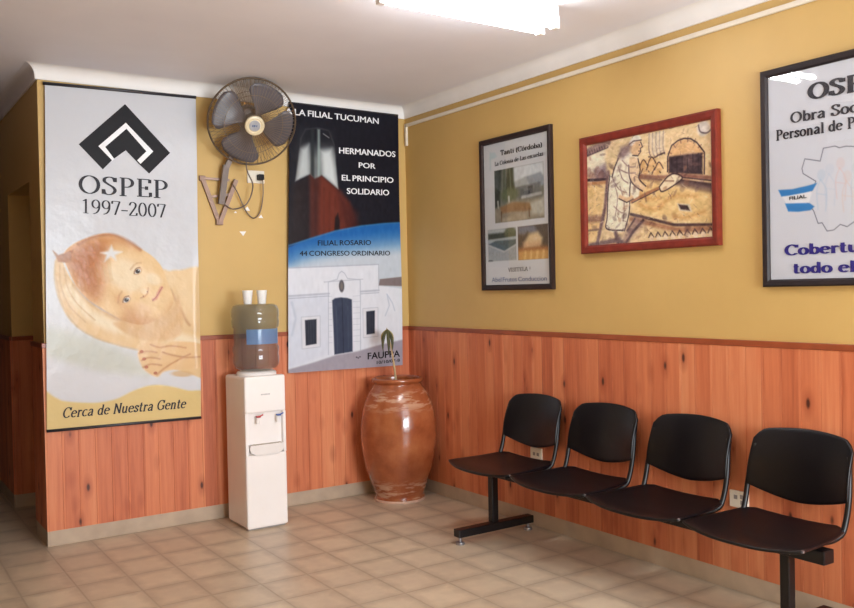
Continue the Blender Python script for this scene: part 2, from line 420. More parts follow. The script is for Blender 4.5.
def glaze():
    k = N('brown_ceramic_glaze'); c = k.coord(); sx = k.n('ShaderNodeSeparateXYZ', {0: c})
    n1 = k.noise(c, 5, 5, 0.6)
    st = k.n('ShaderNodeCombineXYZ', {0: k.math('MULTIPLY', sx.outputs[0], 5.0), 1: k.math('MULTIPLY', sx.outputs[1], 5.0), 2: k.math('MULTIPLY', sx.outputs[2], 26.0)}).outputs[0]
    n2 = k.noise(st, 1.0, 4, 0.65)
    col = k.ramp(n1.outputs[0], [(0.25, lc(122, 58, 32)), (0.5, lc(152, 82, 48)), (0.75, lc(172, 104, 64))])
    # glints painted in as pale streaks near the shoulder and near the foot
    b1 = k.n('ShaderNodeMapRange', {0: k.math('ABSOLUTE', k.math('SUBTRACT', sx.outputs[2], 0.735)), 1: 0.03, 2: 0.09, 3: 1.0, 4: 0.0}).outputs[0]
    b2 = k.n('ShaderNodeMapRange', {0: k.math('ABSOLUTE', k.math('SUBTRACT', sx.outputs[2], 0.085)), 1: 0.04, 2: 0.10, 3: 1.0, 4: 0.0}).outputs[0]
    m = k.math('MULTIPLY', k.math('MAXIMUM', b1, b2), k.n('ShaderNodeMapRange', {0: n2.outputs[0], 1: 0.50, 2: 0.58, 3: 0.0, 4: 0.42}).outputs[0])
    col = k.mix(m, col, lc(226, 190, 160))
    k.bsdf(col, 0.16, Coat_Weight=0.5, Coat_Roughness=0.06)
    k.bump(k.math('ADD', n2.outputs[0], k.math('MULTIPLY', n1.outputs[0], 0.5)), 0.22, 0.012); return k.m
def clear(name, tint, haze_col, haze, ior=1.45, rough=0.03):
    k = N(name)
    tr = k.n('ShaderNodeBsdfTransparent', {0: tint}); di = k.n('ShaderNodeBsdfDiffuse', {0: haze_col})
    gl = k.n('ShaderNodeBsdfGlossy', {'Color': (1, 1, 1, 1), 'Roughness': rough})
    m1 = k.n('ShaderNodeMixShader', {0: haze, 1: tr.outputs[0], 2: di.outputs[0]})
    fr = k.n('ShaderNodeFresnel', {'IOR': ior})
    ge = k.n('ShaderNodeNewGeometry'); ff = k.math('MULTIPLY', fr.outputs[0], k.math('SUBTRACT', 1.0, ge.outputs['Backfacing']))
    m2 = k.n('ShaderNodeMixShader', {0: ff, 1: m1.outputs[0], 2: gl.outputs[0]})
    k.t.links.new(m2.outputs[0], k.out.inputs[0]); return k.m
def emit(name, col, strength):
    k = N(name); e = k.n('ShaderNodeEmission', {0: col, 1: strength}); k.t.links.new(e.outputs[0], k.out.inputs[0]); return k.m

MW = wall_paint(); MC = ceiling_paint(); MP = pine(); MT = tiles()
M_cove = plain('white_plaster', lc(236, 232, 230), 0.55, 0.02, 6)
M_rail = plain('dark_red_rail', lc(150, 74, 44), 0.35, 0.08, 12)
M_skirt = plain('stone_skirting', lc(184, 162, 140), 0.45, 0.08, 7)
M_black_plastic = plain('black_polypropylene', lc(9, 7, 12), 0.34, 0.10, 60, 0.05, **{'Specular_IOR_Level': 0.35})
M_black_metal = plain('black_enamelled_steel', lc(14, 11, 14), 0.38, 0.08, 40, **{'Specular_IOR_Level': 0.4})
M_chrome = plain('worn_metal', lc(150, 146, 150), 0.3, 0.05, 30, Metallic=0.8)
M_white_plastic = plain('white_plastic', lc(240, 233, 230), 0.3, 0.015, 4)
M_offwhite = plain('ivory_plastic', lc(232, 222, 205), 0.35, 0.03, 8)
M_ink = plain('black_ink', lc(20, 17, 23), 0.5, 0.03, 20, **{'Specular_IOR_Level': 0.2})
M_print_grey = plain('charcoal_ink', lc(46, 44, 52), 0.5, 0.05, 20, **{'Specular_IOR_Level': 0.2})
M_navy = plain('navy_ink', lc(48, 42, 122), 0.5, 0.04, 20, **{'Specular_IOR_Level': 0.2})
M_bluegrey = plain('slate_blue_ink', lc(92, 104, 140), 0.45, 0.04, 20)
M_white_ink = plain('white_ink', lc(236, 236, 240), 0.4, 0.02, 20)
M_rod = plain('dark_rod', lc(48, 46, 52), 0.4, 0.08, 20)
M_red = plain('red_plastic', lc(190, 40, 44), 0.3, 0.04, 20)
M_blue = plain('blue_plastic', lc(60, 96, 176), 0.3, 0.04, 20)
M_fanmetal = plain('brown_grey_fan_metal', lc(112, 96, 88), 0.42, 0.08, 20)
M_blade = plain('grey_blade_plastic', lc(96, 90, 94), 0.36, 0.06, 12)
M_cream = plain('cream_plastic', lc(222, 206, 172), 0.35, 0.03, 15)
M_bracket = plain('pinkish_brown_enamel', lc(160, 128, 112), 0.45, 0.07, 20)
M_wire = plain('bronze_wire', lc(128, 106, 84), .4, .08, 20)
M_dark_frame = plain('dark_brown_frame', lc(42, 27, 25), 0.45, 0.10, 25, **{'Specular_IOR_Level': 0.3})
M_red_frame = plain('mahogany_frame', lc(120, 42, 30), 0.4, 0.12, 25, **{'Specular_IOR_Level': 0.35})
M_grey_frame = plain('charcoal_frame', lc(38, 29, 31), 0.45, 0.10, 25, **{'Specular_IOR_Level': 0.3})

# ------------------------------------------------------------------ the room
M_hall_absorber = plain('hall_bounce_absorber', lc(92, 62, 44), .6, .05, 3)  # invented dark brown, cuts light bouncing into the hall
XL = -2.6295            # left end of the back wall
HW = 1.24               # top of the wainscot
BB = 0.093              # top of the skirting
Y1, Y2, YE, DOORZ = 0.36, 1.22, 4.2, 2.26
struct('floor', boxes(((ROOM_X0-.2, ROOM_Y0-.2, -.1), (.2, YE+.2, 0))), MT)
struct('ceiling', boxes(((ROOM_X0-.2, ROOM_Y0-.2, CEIL), (.2, YE+.2, CEIL+.1))), MC)
wall_back = struct('wall_back', boxes(((XL, 0, 0), (0, .15, CEIL))), MW)
struct('wall_right', boxes(((0, ROOM_Y0-.2, 0), (.15, YE+.2, CEIL))), MW)
struct('wall_hall', boxes(((XL, .15, 0), (XL+.15, Y1, CEIL)), ((XL, Y2, 0), (XL+.15, YE, CEIL)), ((XL, Y1, DOORZ), (XL+.15, Y2, CEIL))), MW)
struct('wall_light_blocker', boxes(((-3.75, -1.2, 0), (-3.6, YE, CEIL))), M_hall_absorber)  # unseen partition added to keep the hall dim
struct('wall_hall_end', boxes(((ROOM_X0, YE, 0), (0, YE+.15, CEIL))), M_hall_absorber)
struct('wall_left', boxes(((ROOM_X0-.15, ROOM_Y0-.2, 0), (ROOM_X0, YE+.15, CEIL))), MW)
wx0, wx1, wz0, wz1 = -2.65, -0.25, 0.75, 2.55       # window in the wall behind the camera
struct('wall_front', boxes(((ROOM_X0, ROOM_Y0-.15, 0), (wx0, ROOM_Y0, CEIL)), ((wx1, ROOM_Y0-.15, 0), (0, ROOM_Y0, CEIL)),
                           ((wx0, ROOM_Y0-.15, 0), (wx1, ROOM_Y0, wz0)), ((wx0, ROOM_Y0-.15, wz1), (wx1, ROOM_Y0, CEIL))), MW)
fb = [((wx0, ROOM_Y0-.1, wz0), (wx1, ROOM_Y0-.05, wz0+.06)), ((wx0, ROOM_Y0-.1, wz1-.06), (wx1, ROOM_Y0-.05, wz1))]
for xx in (wx0, wx0+.78, wx0+1.56, wx1-.06): fb.append(((xx, ROOM_Y0-.1, wz0), (xx+.06, ROOM_Y0-.05, wz1)))
struct('window_1', boxes(*fb), M_cove)
# skirting
T = .012
struct('baseboard_back', boxes(((XL, -T, 0), (0, 0, BB)), bev=.002), M_skirt)
struct('baseboard_right', boxes(((-T, ROOM_Y0, 0), (0, -T, BB)), bev=.002), M_skirt)
struct('baseboard_hall', boxes(((XL-T, -T, 0), (XL, Y1, BB)), ((XL-T, Y2, 0), (XL, YE, BB)), ((XL, Y2-T, 0), (XL+.15, Y2, BB))), M_skirt)
# wainscot boards with real grooves
def wainscot(name, p0, p1, nrm, z0=BB, z1=HW-.03, bw=.098, t=.013):
    p0, p1, nrm = V(p0), V(p1), V(nrm); d = (p1-p0); L = d.length; d.normalize()
    s0 = p0.x+p0.y; sg = d.x+d.y                        # boards follow the grain of the material
    cuts = sorted([(k*bw-s0)/sg for k in range(-90, 90)]); prof = [(0, t)]
    for c in cuts:
        if .01 < c < L-.01: prof += [(c-.002, t), (c-.0008, t-.003), (c+.0008, t-.003), (c+.002, t)]
    prof.append((L, t)); prof = [(0, 0)]+prof+[(L, 0)]
    bm = bmesh.new()
    lo_, hi = ([bm.verts.new(p0+d*u+nrm*h+V((0, 0, z))) for u, h in prof] for z in (z0, z1))
    n = len(prof)
    for i in range(n): bm.faces.new((lo_[i], lo_[(i+1) % n], hi[(i+1) % n], hi[i]))
    bm.faces.new(lo_[::-1]); bm.faces.new(hi)
    return struct(name, bm, MP)
wainscot('trim_1', (XL, 0, 0), (0, 0, 0), (0, -1, 0))
wainscot('trim_2', (0, -.013, 0), (0, ROOM_Y0, 0), (-1, 0, 0))
wainscot('trim_3', (XL, Y1, 0), (XL, -.013, 0), (-1, 0, 0))
wainscot('trim_4', (XL, YE, 0), (XL, Y2, 0), (-1, 0, 0))
wainscot('trim_5', (XL, Y2, 0), (XL+.15, Y2, 0), (0, -1, 0))
rz = (HW-.03, HW)
struct('trim_6', boxes(((XL-.018, -.018, rz[0]), (0, 0, rz[1])), ((XL-.018, 0, rz[0]), (XL, Y1, rz[1])), ((XL-.018, Y2, rz[0]), (XL, YE, rz[1])), ((XL, Y2-.018, rz[0]), (XL+.15, Y2, rz[1])), bev=.003), M_rail)
struct('trim_7', boxes(((-.018, ROOM_Y0, rz[0]), (0, -.018, rz[1])), bev=.003), M_rail)
# plaster cove between walls and ceiling
cv = [(.0, 2.835), (.012, 2.835), (.014, 2.845)] + [(.014+.058*(1-math.cos(a)), 2.845+.0745*math.sin(a)) for a in [math.pi/2*i/6 for i in range(1, 7)]] + [(0, CEIL)]
def cove(name, a, b, nrm, m0=0, m1=0, mat=None):
    a, b, nrm = V(a), V(b), V(nrm); d = (b-a).normalized(); bm = bmesh.new()
    r0 = [bm.verts.new(a+nrm*h+V((0, 0, z))+d*(m0*h)) for h, z in cv]; r1 = [bm.verts.new(b+nrm*h+V((0, 0, z))+d*(m1*h)) for h, z in cv]
    n = len(cv)
    for i in range(n): bm.faces.new((r0[i], r0[(i+1) % n], r1[(i+1) % n], r1[i]))
    bm.faces.new(r0[::-1]); bm.faces.new(r1)
    return struct(name, bm, mat or M_cove, True, 30)
cove('trim_8', (XL, 0, 0), (0, 0, 0), (0, -1, 0), -1, -1)
cove('trim_9', (0, 0, 0), (0, ROOM_Y0, 0), (-1, 0, 0), 1, 0)
cove('trim_10', (XL, 0, 0), (XL, YE, 0), (-1, 0, 0), -1, 0, MC)
# small pale triangles on the back wall
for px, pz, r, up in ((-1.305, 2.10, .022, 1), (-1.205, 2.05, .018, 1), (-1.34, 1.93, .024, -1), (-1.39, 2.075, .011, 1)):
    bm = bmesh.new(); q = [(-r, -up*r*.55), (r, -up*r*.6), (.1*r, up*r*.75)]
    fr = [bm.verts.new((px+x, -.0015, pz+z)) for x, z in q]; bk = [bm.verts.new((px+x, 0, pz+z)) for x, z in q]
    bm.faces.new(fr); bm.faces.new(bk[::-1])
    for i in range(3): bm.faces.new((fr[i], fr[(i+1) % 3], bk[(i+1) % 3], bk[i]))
    obj('pale_triangle', bm, M_cove, wall_back)

# ------------------------------------------------------------------ ceiling lamp
lampc = V((-1.13, -2.38, CEIL))
lamp = thing('ceiling_lamp', lampc, 'glowing white fluorescent tube fitting on the ceiling', 'lamp')
bm = boxes(((lampc.x-.50, lampc.y-.06, CEIL-.05), (lampc.x+.50, lampc.y+.06, CEIL)), bev=.008)
obj('housing', bm, M_white_plastic, lamp)
M_tube = emit('fluorescent_glow', (0.93, 0.97, 1.0, 1), 50.0)
for dy in (-.055, .055):
    bm = bmesh.new(); tube(bm, [(lampc.x-.46, lampc.y+dy, CEIL-.10), (lampc.x+.46, lampc.y+dy, CEIL-.10)], .017, 12)
    t_ = obj('tube', bm, M_tube, lamp, True)
    for sx in (-.47, .47):
        bm = bmesh.new(); box(bm, (lampc.x+sx-.018, lampc.y+dy-.02, CEIL-.122), (lampc.x+sx+.018, lampc.y+dy+.02, CEIL-.054), .004)
        obj('lamp_holder', bm, M_white_plastic, t_)

# ------------------------------------------------------------------ cable trunking on the right wall
tr = obj('cable_trunking', boxes(((-.0165, ROOM_Y0+.05, 2.768), (-.0006, -.03, 2.793)), ((-.0165, -.045, 2.625), (-.0006, -.02, 2.793)), bev=.003), M_offwhite)
tag(tr, 'thin white cable trunking running along the top of the right wall', 'cable trunking')

# ------------------------------------------------------------------ banner with the baby photograph
M_vinyl = print_mat('glossy_vinyl_print', 0.24, 0.22, 7.0, 0.22)
M_vinyl_dull = print_mat('satin_vinyl_print', 0.32, 0.10, 4.0, 0.2)
b1 = thing('banner', (-2.13, -.03, 2.82), 'tall white glossy banner with a baby photograph hanging left of the wall fan', 'banner')
C1 = [V((-2.590, 0, 2.806)), V((-1.655, 0, 2.819)), V((-1.678, 0, .700)), V((-2.633, 0, .710))]
def quad(Cn, u, v): return (Cn[0]*(1-u)+Cn[1]*u)*(1-v)+(Cn[3]*(1-u)+Cn[2]*u)*v
def s1(u, v, off):
    p = quad(C1, u, v)
    e = max(0.0, (u-.955)/.045)
    p.y = -.024 - .006*math.sin(u*5+v*3) - .004*math.sin(v*9) - .012*e*e*math.sin(math.pi*min(1, max(0, (v-.45)/.5)))
    p.y -= off
    return p
cv1 = Canvas(.94, 2.12, 250, 560, (220, 221, 228))
c = cv1
c.poly([(-.1, .62), (1.1, .60), (1.1, .95), (-.1, .95)], (226, 224, 228), .15, .8)
c.poly([(-.05, .70), (.26, .735), (.55, .80), (.63, .86), (.32, .835), (-.05, .78)], (205, 205, 190), .05, .75, True)
c.poly([(-.1, .77), (.3, .85), (.6, .87), (.5, .90), (-.1, .89)], (228, 226, 230), .05, .9, True)
body = [(.74, .55), (.80, .54), (.869, .538), (1.05, .545), (1.05, .76), (.815, .72), (.70, .70)]
c.poly(body, (242, 208, 160), .012, 1, True)
c.poly([(.80, .60), (.86, .64), (.95, .70), (1.02, .73), (.9, .75), (.78, .70)], (230, 190, 140), .05, .6, True)
c.line([(.80, .60), (.85, .64), (.90, .69), (.93, .71)], .012, (190, 135, 90), .02, .7, True)
arm = [(.06, .504), (.053, .56), (.084, .627), (.159, .689), (.28, .732), (.437, .761), (.587, .781), (.598, .807), (.609, .834), (.668, .846), (.763, .838), (.909, .859), (1.04, .872), (1.04, .752), (.913, .728), (.767, .715), (.647, .707), (.439, .678), (.259, .628), (.15, .56), (.097, .509)]
am = c.poly(arm, (238, 200, 148), .008, 1, True)
c.poly([(.10, .60), (.2, .66), (.35, .71), (.55, .735), (.75, .745), (1.02, .79), (1.02, .76), (.75, .72), (.5, .70), (.3, .66), (.15, .58)], (250, 232, 200), .03, .8, True, am)
for ln in ([(.085, .52), (.09, .58), (.14, .64), (.24, .69)], [(.11, .53), (.13, .585), (.19, .635), (.3, .685)], [(.06, .55), (.075, .60), (.12, .66), (.2, .71)]):
    c.line(ln, .007, (206, 165, 120), .01, .75, True, am)
c.line([(.06, .51), (.053, .56), (.084, .627), (.159, .689), (.28, .732), (.437, .761), (.587, .781)], .010, (214, 178, 132), .012, .7, True)
head = [(.108, .493), (.163, .462), (.262, .441), (.375, .428), (.478, .44), (.571, .464), (.677, .493), (.748, .53), (.783, .574), (.818, .618), (.81, .65), (.756, .677), (.671, .697), (.6, .704), (.507, .694), (.416, .672), (.326, .645), (.248, .618), (.183, .581), (.14, .54)]
c.line(head[12:19], .03, (180, 130, 90), .03, .55, True)
c.poly([(.50, .69), (.62, .70), (.80, .66), (.86, .62), (.86, .74), (.60, .75), (.42, .70)], (226, 182, 130), .015, 1, True)
hm = c.poly(head, (243, 204, 150), .006, 1, True)
c.poly([(.55, .66), (.66, .69), (.76, .675), (.82, .64), (.84, .70), (.6, .73), (.42, .70)], (206, 148, 94), .06, .85, True, hm)
c.ell((.60, .66), .07, .045, (240, 196, 150), 25, .8, .8, hm)          # cheek
c.ell((.50, .55), .14, .09, (252, 230, 196), 30, .9, .85, hm)          # forehead
c.ell((.69, .565), .05, .035, (252, 232, 200), 30, .9, .7, hm)
c.poly([(.42, .62), (.50, .672), (.60, .695), (.68, .69), (.60, .672), (.52, .645), (.46, .61)], (220, 166, 114), .04, .7, True, hm)
c.ell((.56, .58), .05, .03, (250, 226, 188), -45, .9, .8, hm)
hair = [(.095, .488), (.163, .462), (.262, .441), (.375, .428), (.478, .44), (.585, .468), (.512, .463), (.43, .46), (.39, .49), (.345, .53), (.36, .58), (.34, .62), (.29, .633), (.204, .595), (.15, .55), (.105, .512)]
c.poly(hair, (208, 138, 78), .07, .92, True, hm)
c.poly([(.16, .50), (.25, .46), (.36, .47), (.32, .53), (.31, .59), (.24, .58), (.17, .54)], (184, 108, 56), .07, .8, True, hm)
c.line([(.20, .46), (.3, .438), (.42, .432), (.53, .452), (.60, .475)], .016, (176, 110, 70), .02, .8, True)
c.poly([(.043, .480), (.075, .492), (.11, .487), (.17, .475), (.15, .51), (.11, .515), (.075, .512)], (176, 116, 74), .008, .9)
for k_ in range(34):
    a0 = .12+.006*k_; c.line([(a0+.02, .50-.0016*k_), (a0+.07, .53-.0012*k_), (a0+.10, .60-.001*k_)], .004, (150 + (k_*37) % 60, 92 + (k_*23) % 40, 52), .008, .18, True, hm)
star_highlight = [(.41, .462), (.425, .478), (.48, .482), (.435, .492), (.44, .508), (.405, .497), (.365, .512), (.375, .492), (.34, .485), (.39, .479)]
c.poly(star_highlight, (240, 240, 244), .012, .95)  # star-shaped highlight painted white over the hair
# face, turned on its side: brow line runs from upper right to lower left
c.line([(.605, .515), (.57, .518), (.535, .535)], .008, (196, 142, 98), .012, .6, True)
c.line([(.475, .602), (.455, .617), (.45, .635)], .008, (196, 142, 98), .012, .6, True)
for e, r_ in (((.582, .541), 28), ((.505, .627), 28)):
    c.ell(e, .029, .020, (206, 158, 116), r_-60, .5, .8)
    c.ell(e, .021, .015, (240, 236, 230), r_-60, .3, .9)
    c.ell(e, .0145, .0135, (62, 46, 44), 0, .3, 1)
    c.ell((e[0]+.005, e[1]-.003), .004, .004, (240, 240, 240), 0, .4, .9)
    c.line([(e[0]-.024, e[1]+.007), (e[0]-.012, e[1]-.008), (e[0]+.016, e[1]-.012)], .005, (110, 70, 50), .005, .8, True)
c.ell((.622, .602), .022, .018, (250, 224, 186), 40, .8, .9)
c.line([(.60, .622), (.625, .618), (.648, .606), (.65, .592)], .007, (196, 138, 96), .010, .85, True)
c.ell((.617, .617), .004, .004, (140, 80, 60), 0, .5, .9); c.ell((.645, .603), .004, .004, (140, 80, 60), 0, .5, .9)
c.line([(.685, .628), (.705, .622), (.722, .606), (.742, .592)], .018, (216, 134, 108), .012, .9, True)
c.line([(.680, .630), (.708, .618), (.728, .604), (.746, .590)], .004, (150, 76, 62), .004, .9, True)
# the baby's fist on the adult arm
c.poly([(.575, .79), (.60, .765), (.67, .756), (.76, .765), (.86, .76), (1.02, .775), (1.02, .84), (.86, .845), (.75, .85), (.70, .865), (.625, .845), (.59, .82)], (238, 196, 144), .01, 1, True)
for ln in ([(.585, .79), (.64, .785), (.70, .79)], [(.60, .812), (.65, .805), (.72, .81)], [(.61, .833), (.66, .825), (.73, .83)], [(.66, .765), (.72, .775), (.80, .772), (.9, .78)], [(.70, .858), (.75, .84), (.83, .82), (.93, .80)], [(.74, .79), (.80, .80), (.9, .81), (1.0, .81)]):
    c.line(ln, .007, (190, 128, 84), .014, .8, True)
for q in ((.60, .785), (.615, .808), (.63, .833), (.69, .853)): c.ell(q, .012, .010, (176, 92, 60), 0, .6, .8)
c.ell((.87, .86), .07, .02, (222, 180, 130), 5, .7, .8)
c.poly([(-.05, .885), (.05, .905), (.10, .917), (.21, .926), (.321, .93), (.433, .923), (.549, .901), (.667, .889), (.786, .896), (.908, .913), (1.05, .93), (1.05, 1.05), (-.05, 1.05)], (234, 204, 140), .01, 1, True)
c.mesh('sheet', s1, M_vinyl, b1)
flat_poly('emblem', [[(.505, .038), (.81, .176), (.663, .243), (.597, .217), (.506, .177), (.415, .209), (.355, .238), (.203, .168)]], s1, M_ink, b1, .0025)
flat_poly('emblem_line', [[(.508, .094), (.692, .175), (.605, .215), (.582, .205), (.645, .176), (.512, .112), (.371, .171), (.430, .205), (.418, .211), (.327, .170)]], s1, M_white_ink, b1, .0042)
letter('lettering', serif('OSPEP', .072, .026), s1, (.198, .311), (.800, .316), .054, M_print_grey, b1)
letter('lettering', serif('1997-2007', .062, .024), s1, (.214, .369), (.782, .3765), .042, M_print_grey, b1)
letter('lettering', serif('Cerca de Nuestra Gente', .085, .042, .22), s1, (.092, .967), (.893, .967), .030, M_print_grey, b1)
bm = bmesh.new(); tube(bm, [s1(-.012, -.002, .004), s1(.5, -.002, .004), s1(1.0, -.003, .004)], .010, 10); obj('top_rod', bm, M_rod, b1, True)
bm = bmesh.new(); tube(bm, [s1(0, 1.001, .004), s1(.5, 1.001, .004), s1(1.0, 1.001, .004)], .009, 10); obj('bottom_rod', bm, M_rod, b1, True)

# ------------------------------------------------------------------ banner with the monument and the white house
b2 = thing('banner', (-.515, -.03, 2.86), 'dark blue banner above a white colonial house hanging right of the wall fan', 'banner')
C2 = [V(p) for p in ((-.987, 0, 2.861), (-.081, 0, 2.855), (-.085, 0, .943), (-1.042, 0, .949))]
def s2(u, v, off):
    p = quad(C2, u, v)
    e = max(0.0, (u-.93)/.07)
    p.y = -.035 - .004*math.sin(u*3.1)*v - .006*e*e*v*math.sin(math.pi*v) - .004*math.sin(v*8+u*2) - off
    return p
cv2 = Canvas(.93, 1.92, 230, 470, (24, 24, 36)); c = cv2
gl_ = [(0, .60), (1, .57), (1, 1.1), (0, 1.1)]
c.poly([(.03, .3), (.18, .26), (.19, .52), (.0, .54)], (38, 26, 30), .04, .9)
c.poly([(.18, .26), (.281, .261), (.427, .31), (.53, .36), (.56, .40), (.57, .50), (.19, .53)], (116, 50, 36), .03, .95)
c.poly([(.20, .27), (.26, .27), (.25, .5), (.20, .5)], (58, 28, 28), .03, .8)
c.poly([(.42, .32), (.60, .40), (.62, .5), (.50, .5)], (74, 30, 28), .04, .8)
for k_ in range(5): c.line([(.30+.05*k_, .31+.015*k_), (.30+.05*k_, .5)], .010, (86, 38, 30), .02, .5)
c.poly([(.40, .42), (.425, .40), (.44, .43), (.44, .47), (.39, .48)], (26, 18, 22), .01, .9)
tw = [(.053, .291), (.10, .13), (.141, .095), (.25, .085), (.344, .091), (.394, .144), (.427, .31), (.281, .261), (.22, .277), (.181, .26), (.092, .281)]
c.poly([(.09, .10), (.36, .10), (.40, .18), (.06, .2)], (60, 62, 66), .06, .6)
tm = c.poly(tw, (118, 122, 124), .010, 1)
c.poly([(.05, .05), (.45, .05), (.42, .16), (.07, .17)], (22, 22, 32), .10, .95, False, tm)
c.poly([(.06, .30), (.10, .17), (.17, .15), (.175, .265), (.09, .285)], (206, 212, 214), .03, .9, False, tm)
c.poly([(.27, .17), (.37, .16), (.43, .31), (.29, .265)], (222, 228, 230), .035, .95, False, tm)
c.poly([(.185, .09), (.215, .09), (.215, .28), (.185, .265)], (44, 50, 54), .012, .9, False, tm)
c.poly([(.245, .09), (.265, .09), (.265, .27), (.245, .275)], (170, 190, 186), .012, .8, False, tm)
c.line([(.295, .105), (.345, .118)], .006, (190, 190, 190), .008, .8)
arc = [(-.05, .545), (.09, .517), (.18, .503), (.4, .471), (.628, .449), (.842, .436), (1.05, .428)]
c.poly(arc+[(1.05, .62), (-.05, .63)], (34, 104, 178), .012, 1)
c.poly([(-.05, .60), (.1, .562), (.3, .535), (.6, .515), (1.05, .49), (1.05, .7), (-.05, .7)], (150, 184, 216), .09, .95)
c.poly([(-.05, .62), (.2, .585), (.5, .56), (1.05, .535), (1.05, 1.1), (-.05, 1.1)], (206, 214, 226), .05, 1)
c.line([(0, .53), (.09, .517), (.18, .503), (.4, .471), (.628, .449), (.842, .436), (1, .43)], .010, (70, 150, 214), .012, .7)
# the white house
c.poly([(-.02, .612), (.787, .597), (.784, .68), (1.02, .695), (1.02, .90), (.765, .917), (.578, .936), (.397, .945), (-.02, .99)], (234, 236, 246), .006, 1)
c.poly([(-.02, .72), (.33, .715), (.33, .94), (-.02, .985)], (222, 226, 240), .02, .8)
c.poly([(.784, .68), (.796, .655), (1.02, .645), (1.02, .684)], (132, 116, 116), .006, .95)
c.line([(-.02, .613), (.787, .597)], .008, (176, 182, 200), .006, .8)
c.line([(.787, .597), (.784, .70)], .005, (170, 176, 194), .005, .8)
c.line([(-.02, .717), (.34, .709)], .014, (190, 194, 210), .008, .9); c.line([(.62, .703), (.785, .699)], .014, (190, 194, 210), .008, .9)
c.line([(-.02, .726), (.34, .718)], .005, (150, 156, 176), .006, .7); c.line([(.62, .712), (.785, .708)], .005, (150, 156, 176), .006, .7)
c.line([(.33, .94), (.335, .665), (.412, .655), (.43, .632), (.453, .624), (.478, .632), (.503, .652), (.616, .657), (.61, .93)], .006, (178, 184, 202), .006, .8)
c.line([(.30, .665), (.64, .655)], .007, (190, 194, 210), .006, .8)
for k_ in range(9):
    y_ = .72+.022*k_; c.line([(.335, y_), (.362, y_)], .003, (180, 186, 204), .004, .7); c.line([(.548, y_), (.61, y_-.001)], .003, (180, 186, 204), .004, .7)
c.poly([(.366, .735), (.39, .727), (.441, .724), (.50, .727), (.538, .733), (.540, .934), (.381, .942)], (62, 70, 92), .006, 1)
c.line([(.452, .73), (.46, .937)], .005, (38, 44, 62), .005, .9)
c.line([(.40, .76), (.408, .93)], .008, (82, 92, 114), .01, .6); c.line([(.50, .76), (.505, .93)], .008, (78, 88, 110), .01, .6)
c.ell((.45, .681), .022, .045, (86, 84, 92), 0, .4, .95); c.ell((.45, .681), .012, .03, (120, 112, 110), 0, .5, .9)
for q in ([(.135, .807), (.232, .804), (.231, .897), (.141, .902)], [(.665, .781), (.744, .778), (.741, .868), (.666, .871)]):
    g = [(q[0][0]-.03, q[0][1]-.012), (q[1][0]+.03, q[1][1]-.012), (q[2][0]+.03, q[2][1]+.012), (q[3][0]-.03, q[3][1]+.012)]
    c.poly(g, (232, 232, 240), .006, .9); c.line(g+g[:1], .004, (172, 178, 196), .005, .7)
    c.poly(q, (48, 52, 66), .005, 1)
    for t_ in (.3, .5, .7): c.line([(q[0][0]+(q[1][0]-q[0][0])*t_, q[0][1]), (q[3][0]+(q[2][0]-q[3][0])*t_, q[2][1])], .003, (74, 78, 92), .004, .8)
c.line([(.86, .715), (.88, .76), (.84, .80)], .006, (170, 182, 206), .01, .7); c.line([(.86, .715), (.91, .75), (.93, .78)], .006, (170, 182, 206), .01, .7); c.line([(.03, .74), (.06, .80), (.03, .86)], .010, (184, 194, 214), .02, .7)
c.poly([(-.05, .992), (.2, .968), (.397, .944), (.578, .935), (.765, .916), (1.05, .894), (1.05, 1.1), (-.05, 1.1)], (172, 164, 176), .010, 1)
c.noise(60, 2.5)
for q in ((.575, .957), (.59, .96), (.605, .956)): c.ell(q, .007, .005, (70, 60, 70), 0, .5, .9)
c.mesh('sheet', s2, M_vinyl_dull, b2)
letter('lettering', sans('A LA FILIAL TUCUMAN', .025), s2, (-.03, .0455), (.805, .0452), .0235, M_white_ink, b2)
letter('lettering', sans('HERMANADOS', .03), s2, (.435, .1735), (.965, .169), .0235, M_white_ink, b2)
letter('lettering', sans('POR', .03), s2, (.615, .222), (.77, .222), .021, M_white_ink, b2)
letter('lettering', sans('EL PRINCIPIO', .03), s2, (.459, .276), (.943, .272), .0225, M_white_ink, b2)
letter('lettering', sans('SOLIDARIO', .03), s2, (.505, .326), (.899, .323), .023, M_white_ink, b2)
letter('lettering', sans('FILIAL ROSARIO', .02), s2, (.247, .5275), (.72, .521), .0205, M_ink, b2)
letter('lettering', sans('44  CONGRESO ORDINARIO', .02), s2, (.094, .567), (.897, .561), .0195, M_ink, b2)
letter('lettering', sans('FAUPPA', .03), s2, (.674, .968), (.972, .965), .027, M_ink, b2)
letter('lettering', sans('10/10/07-8', .03), s2, (.756, .9885), (.972, .985), .0125, M_ink, b2)
bm = bmesh.new(); tube(bm, [s2(0, .001, -.004), s2(.5, .001, -.004), s2(1, .001, -.004)], .006, 8); obj('top_rod', bm, M_rod, b2, True)

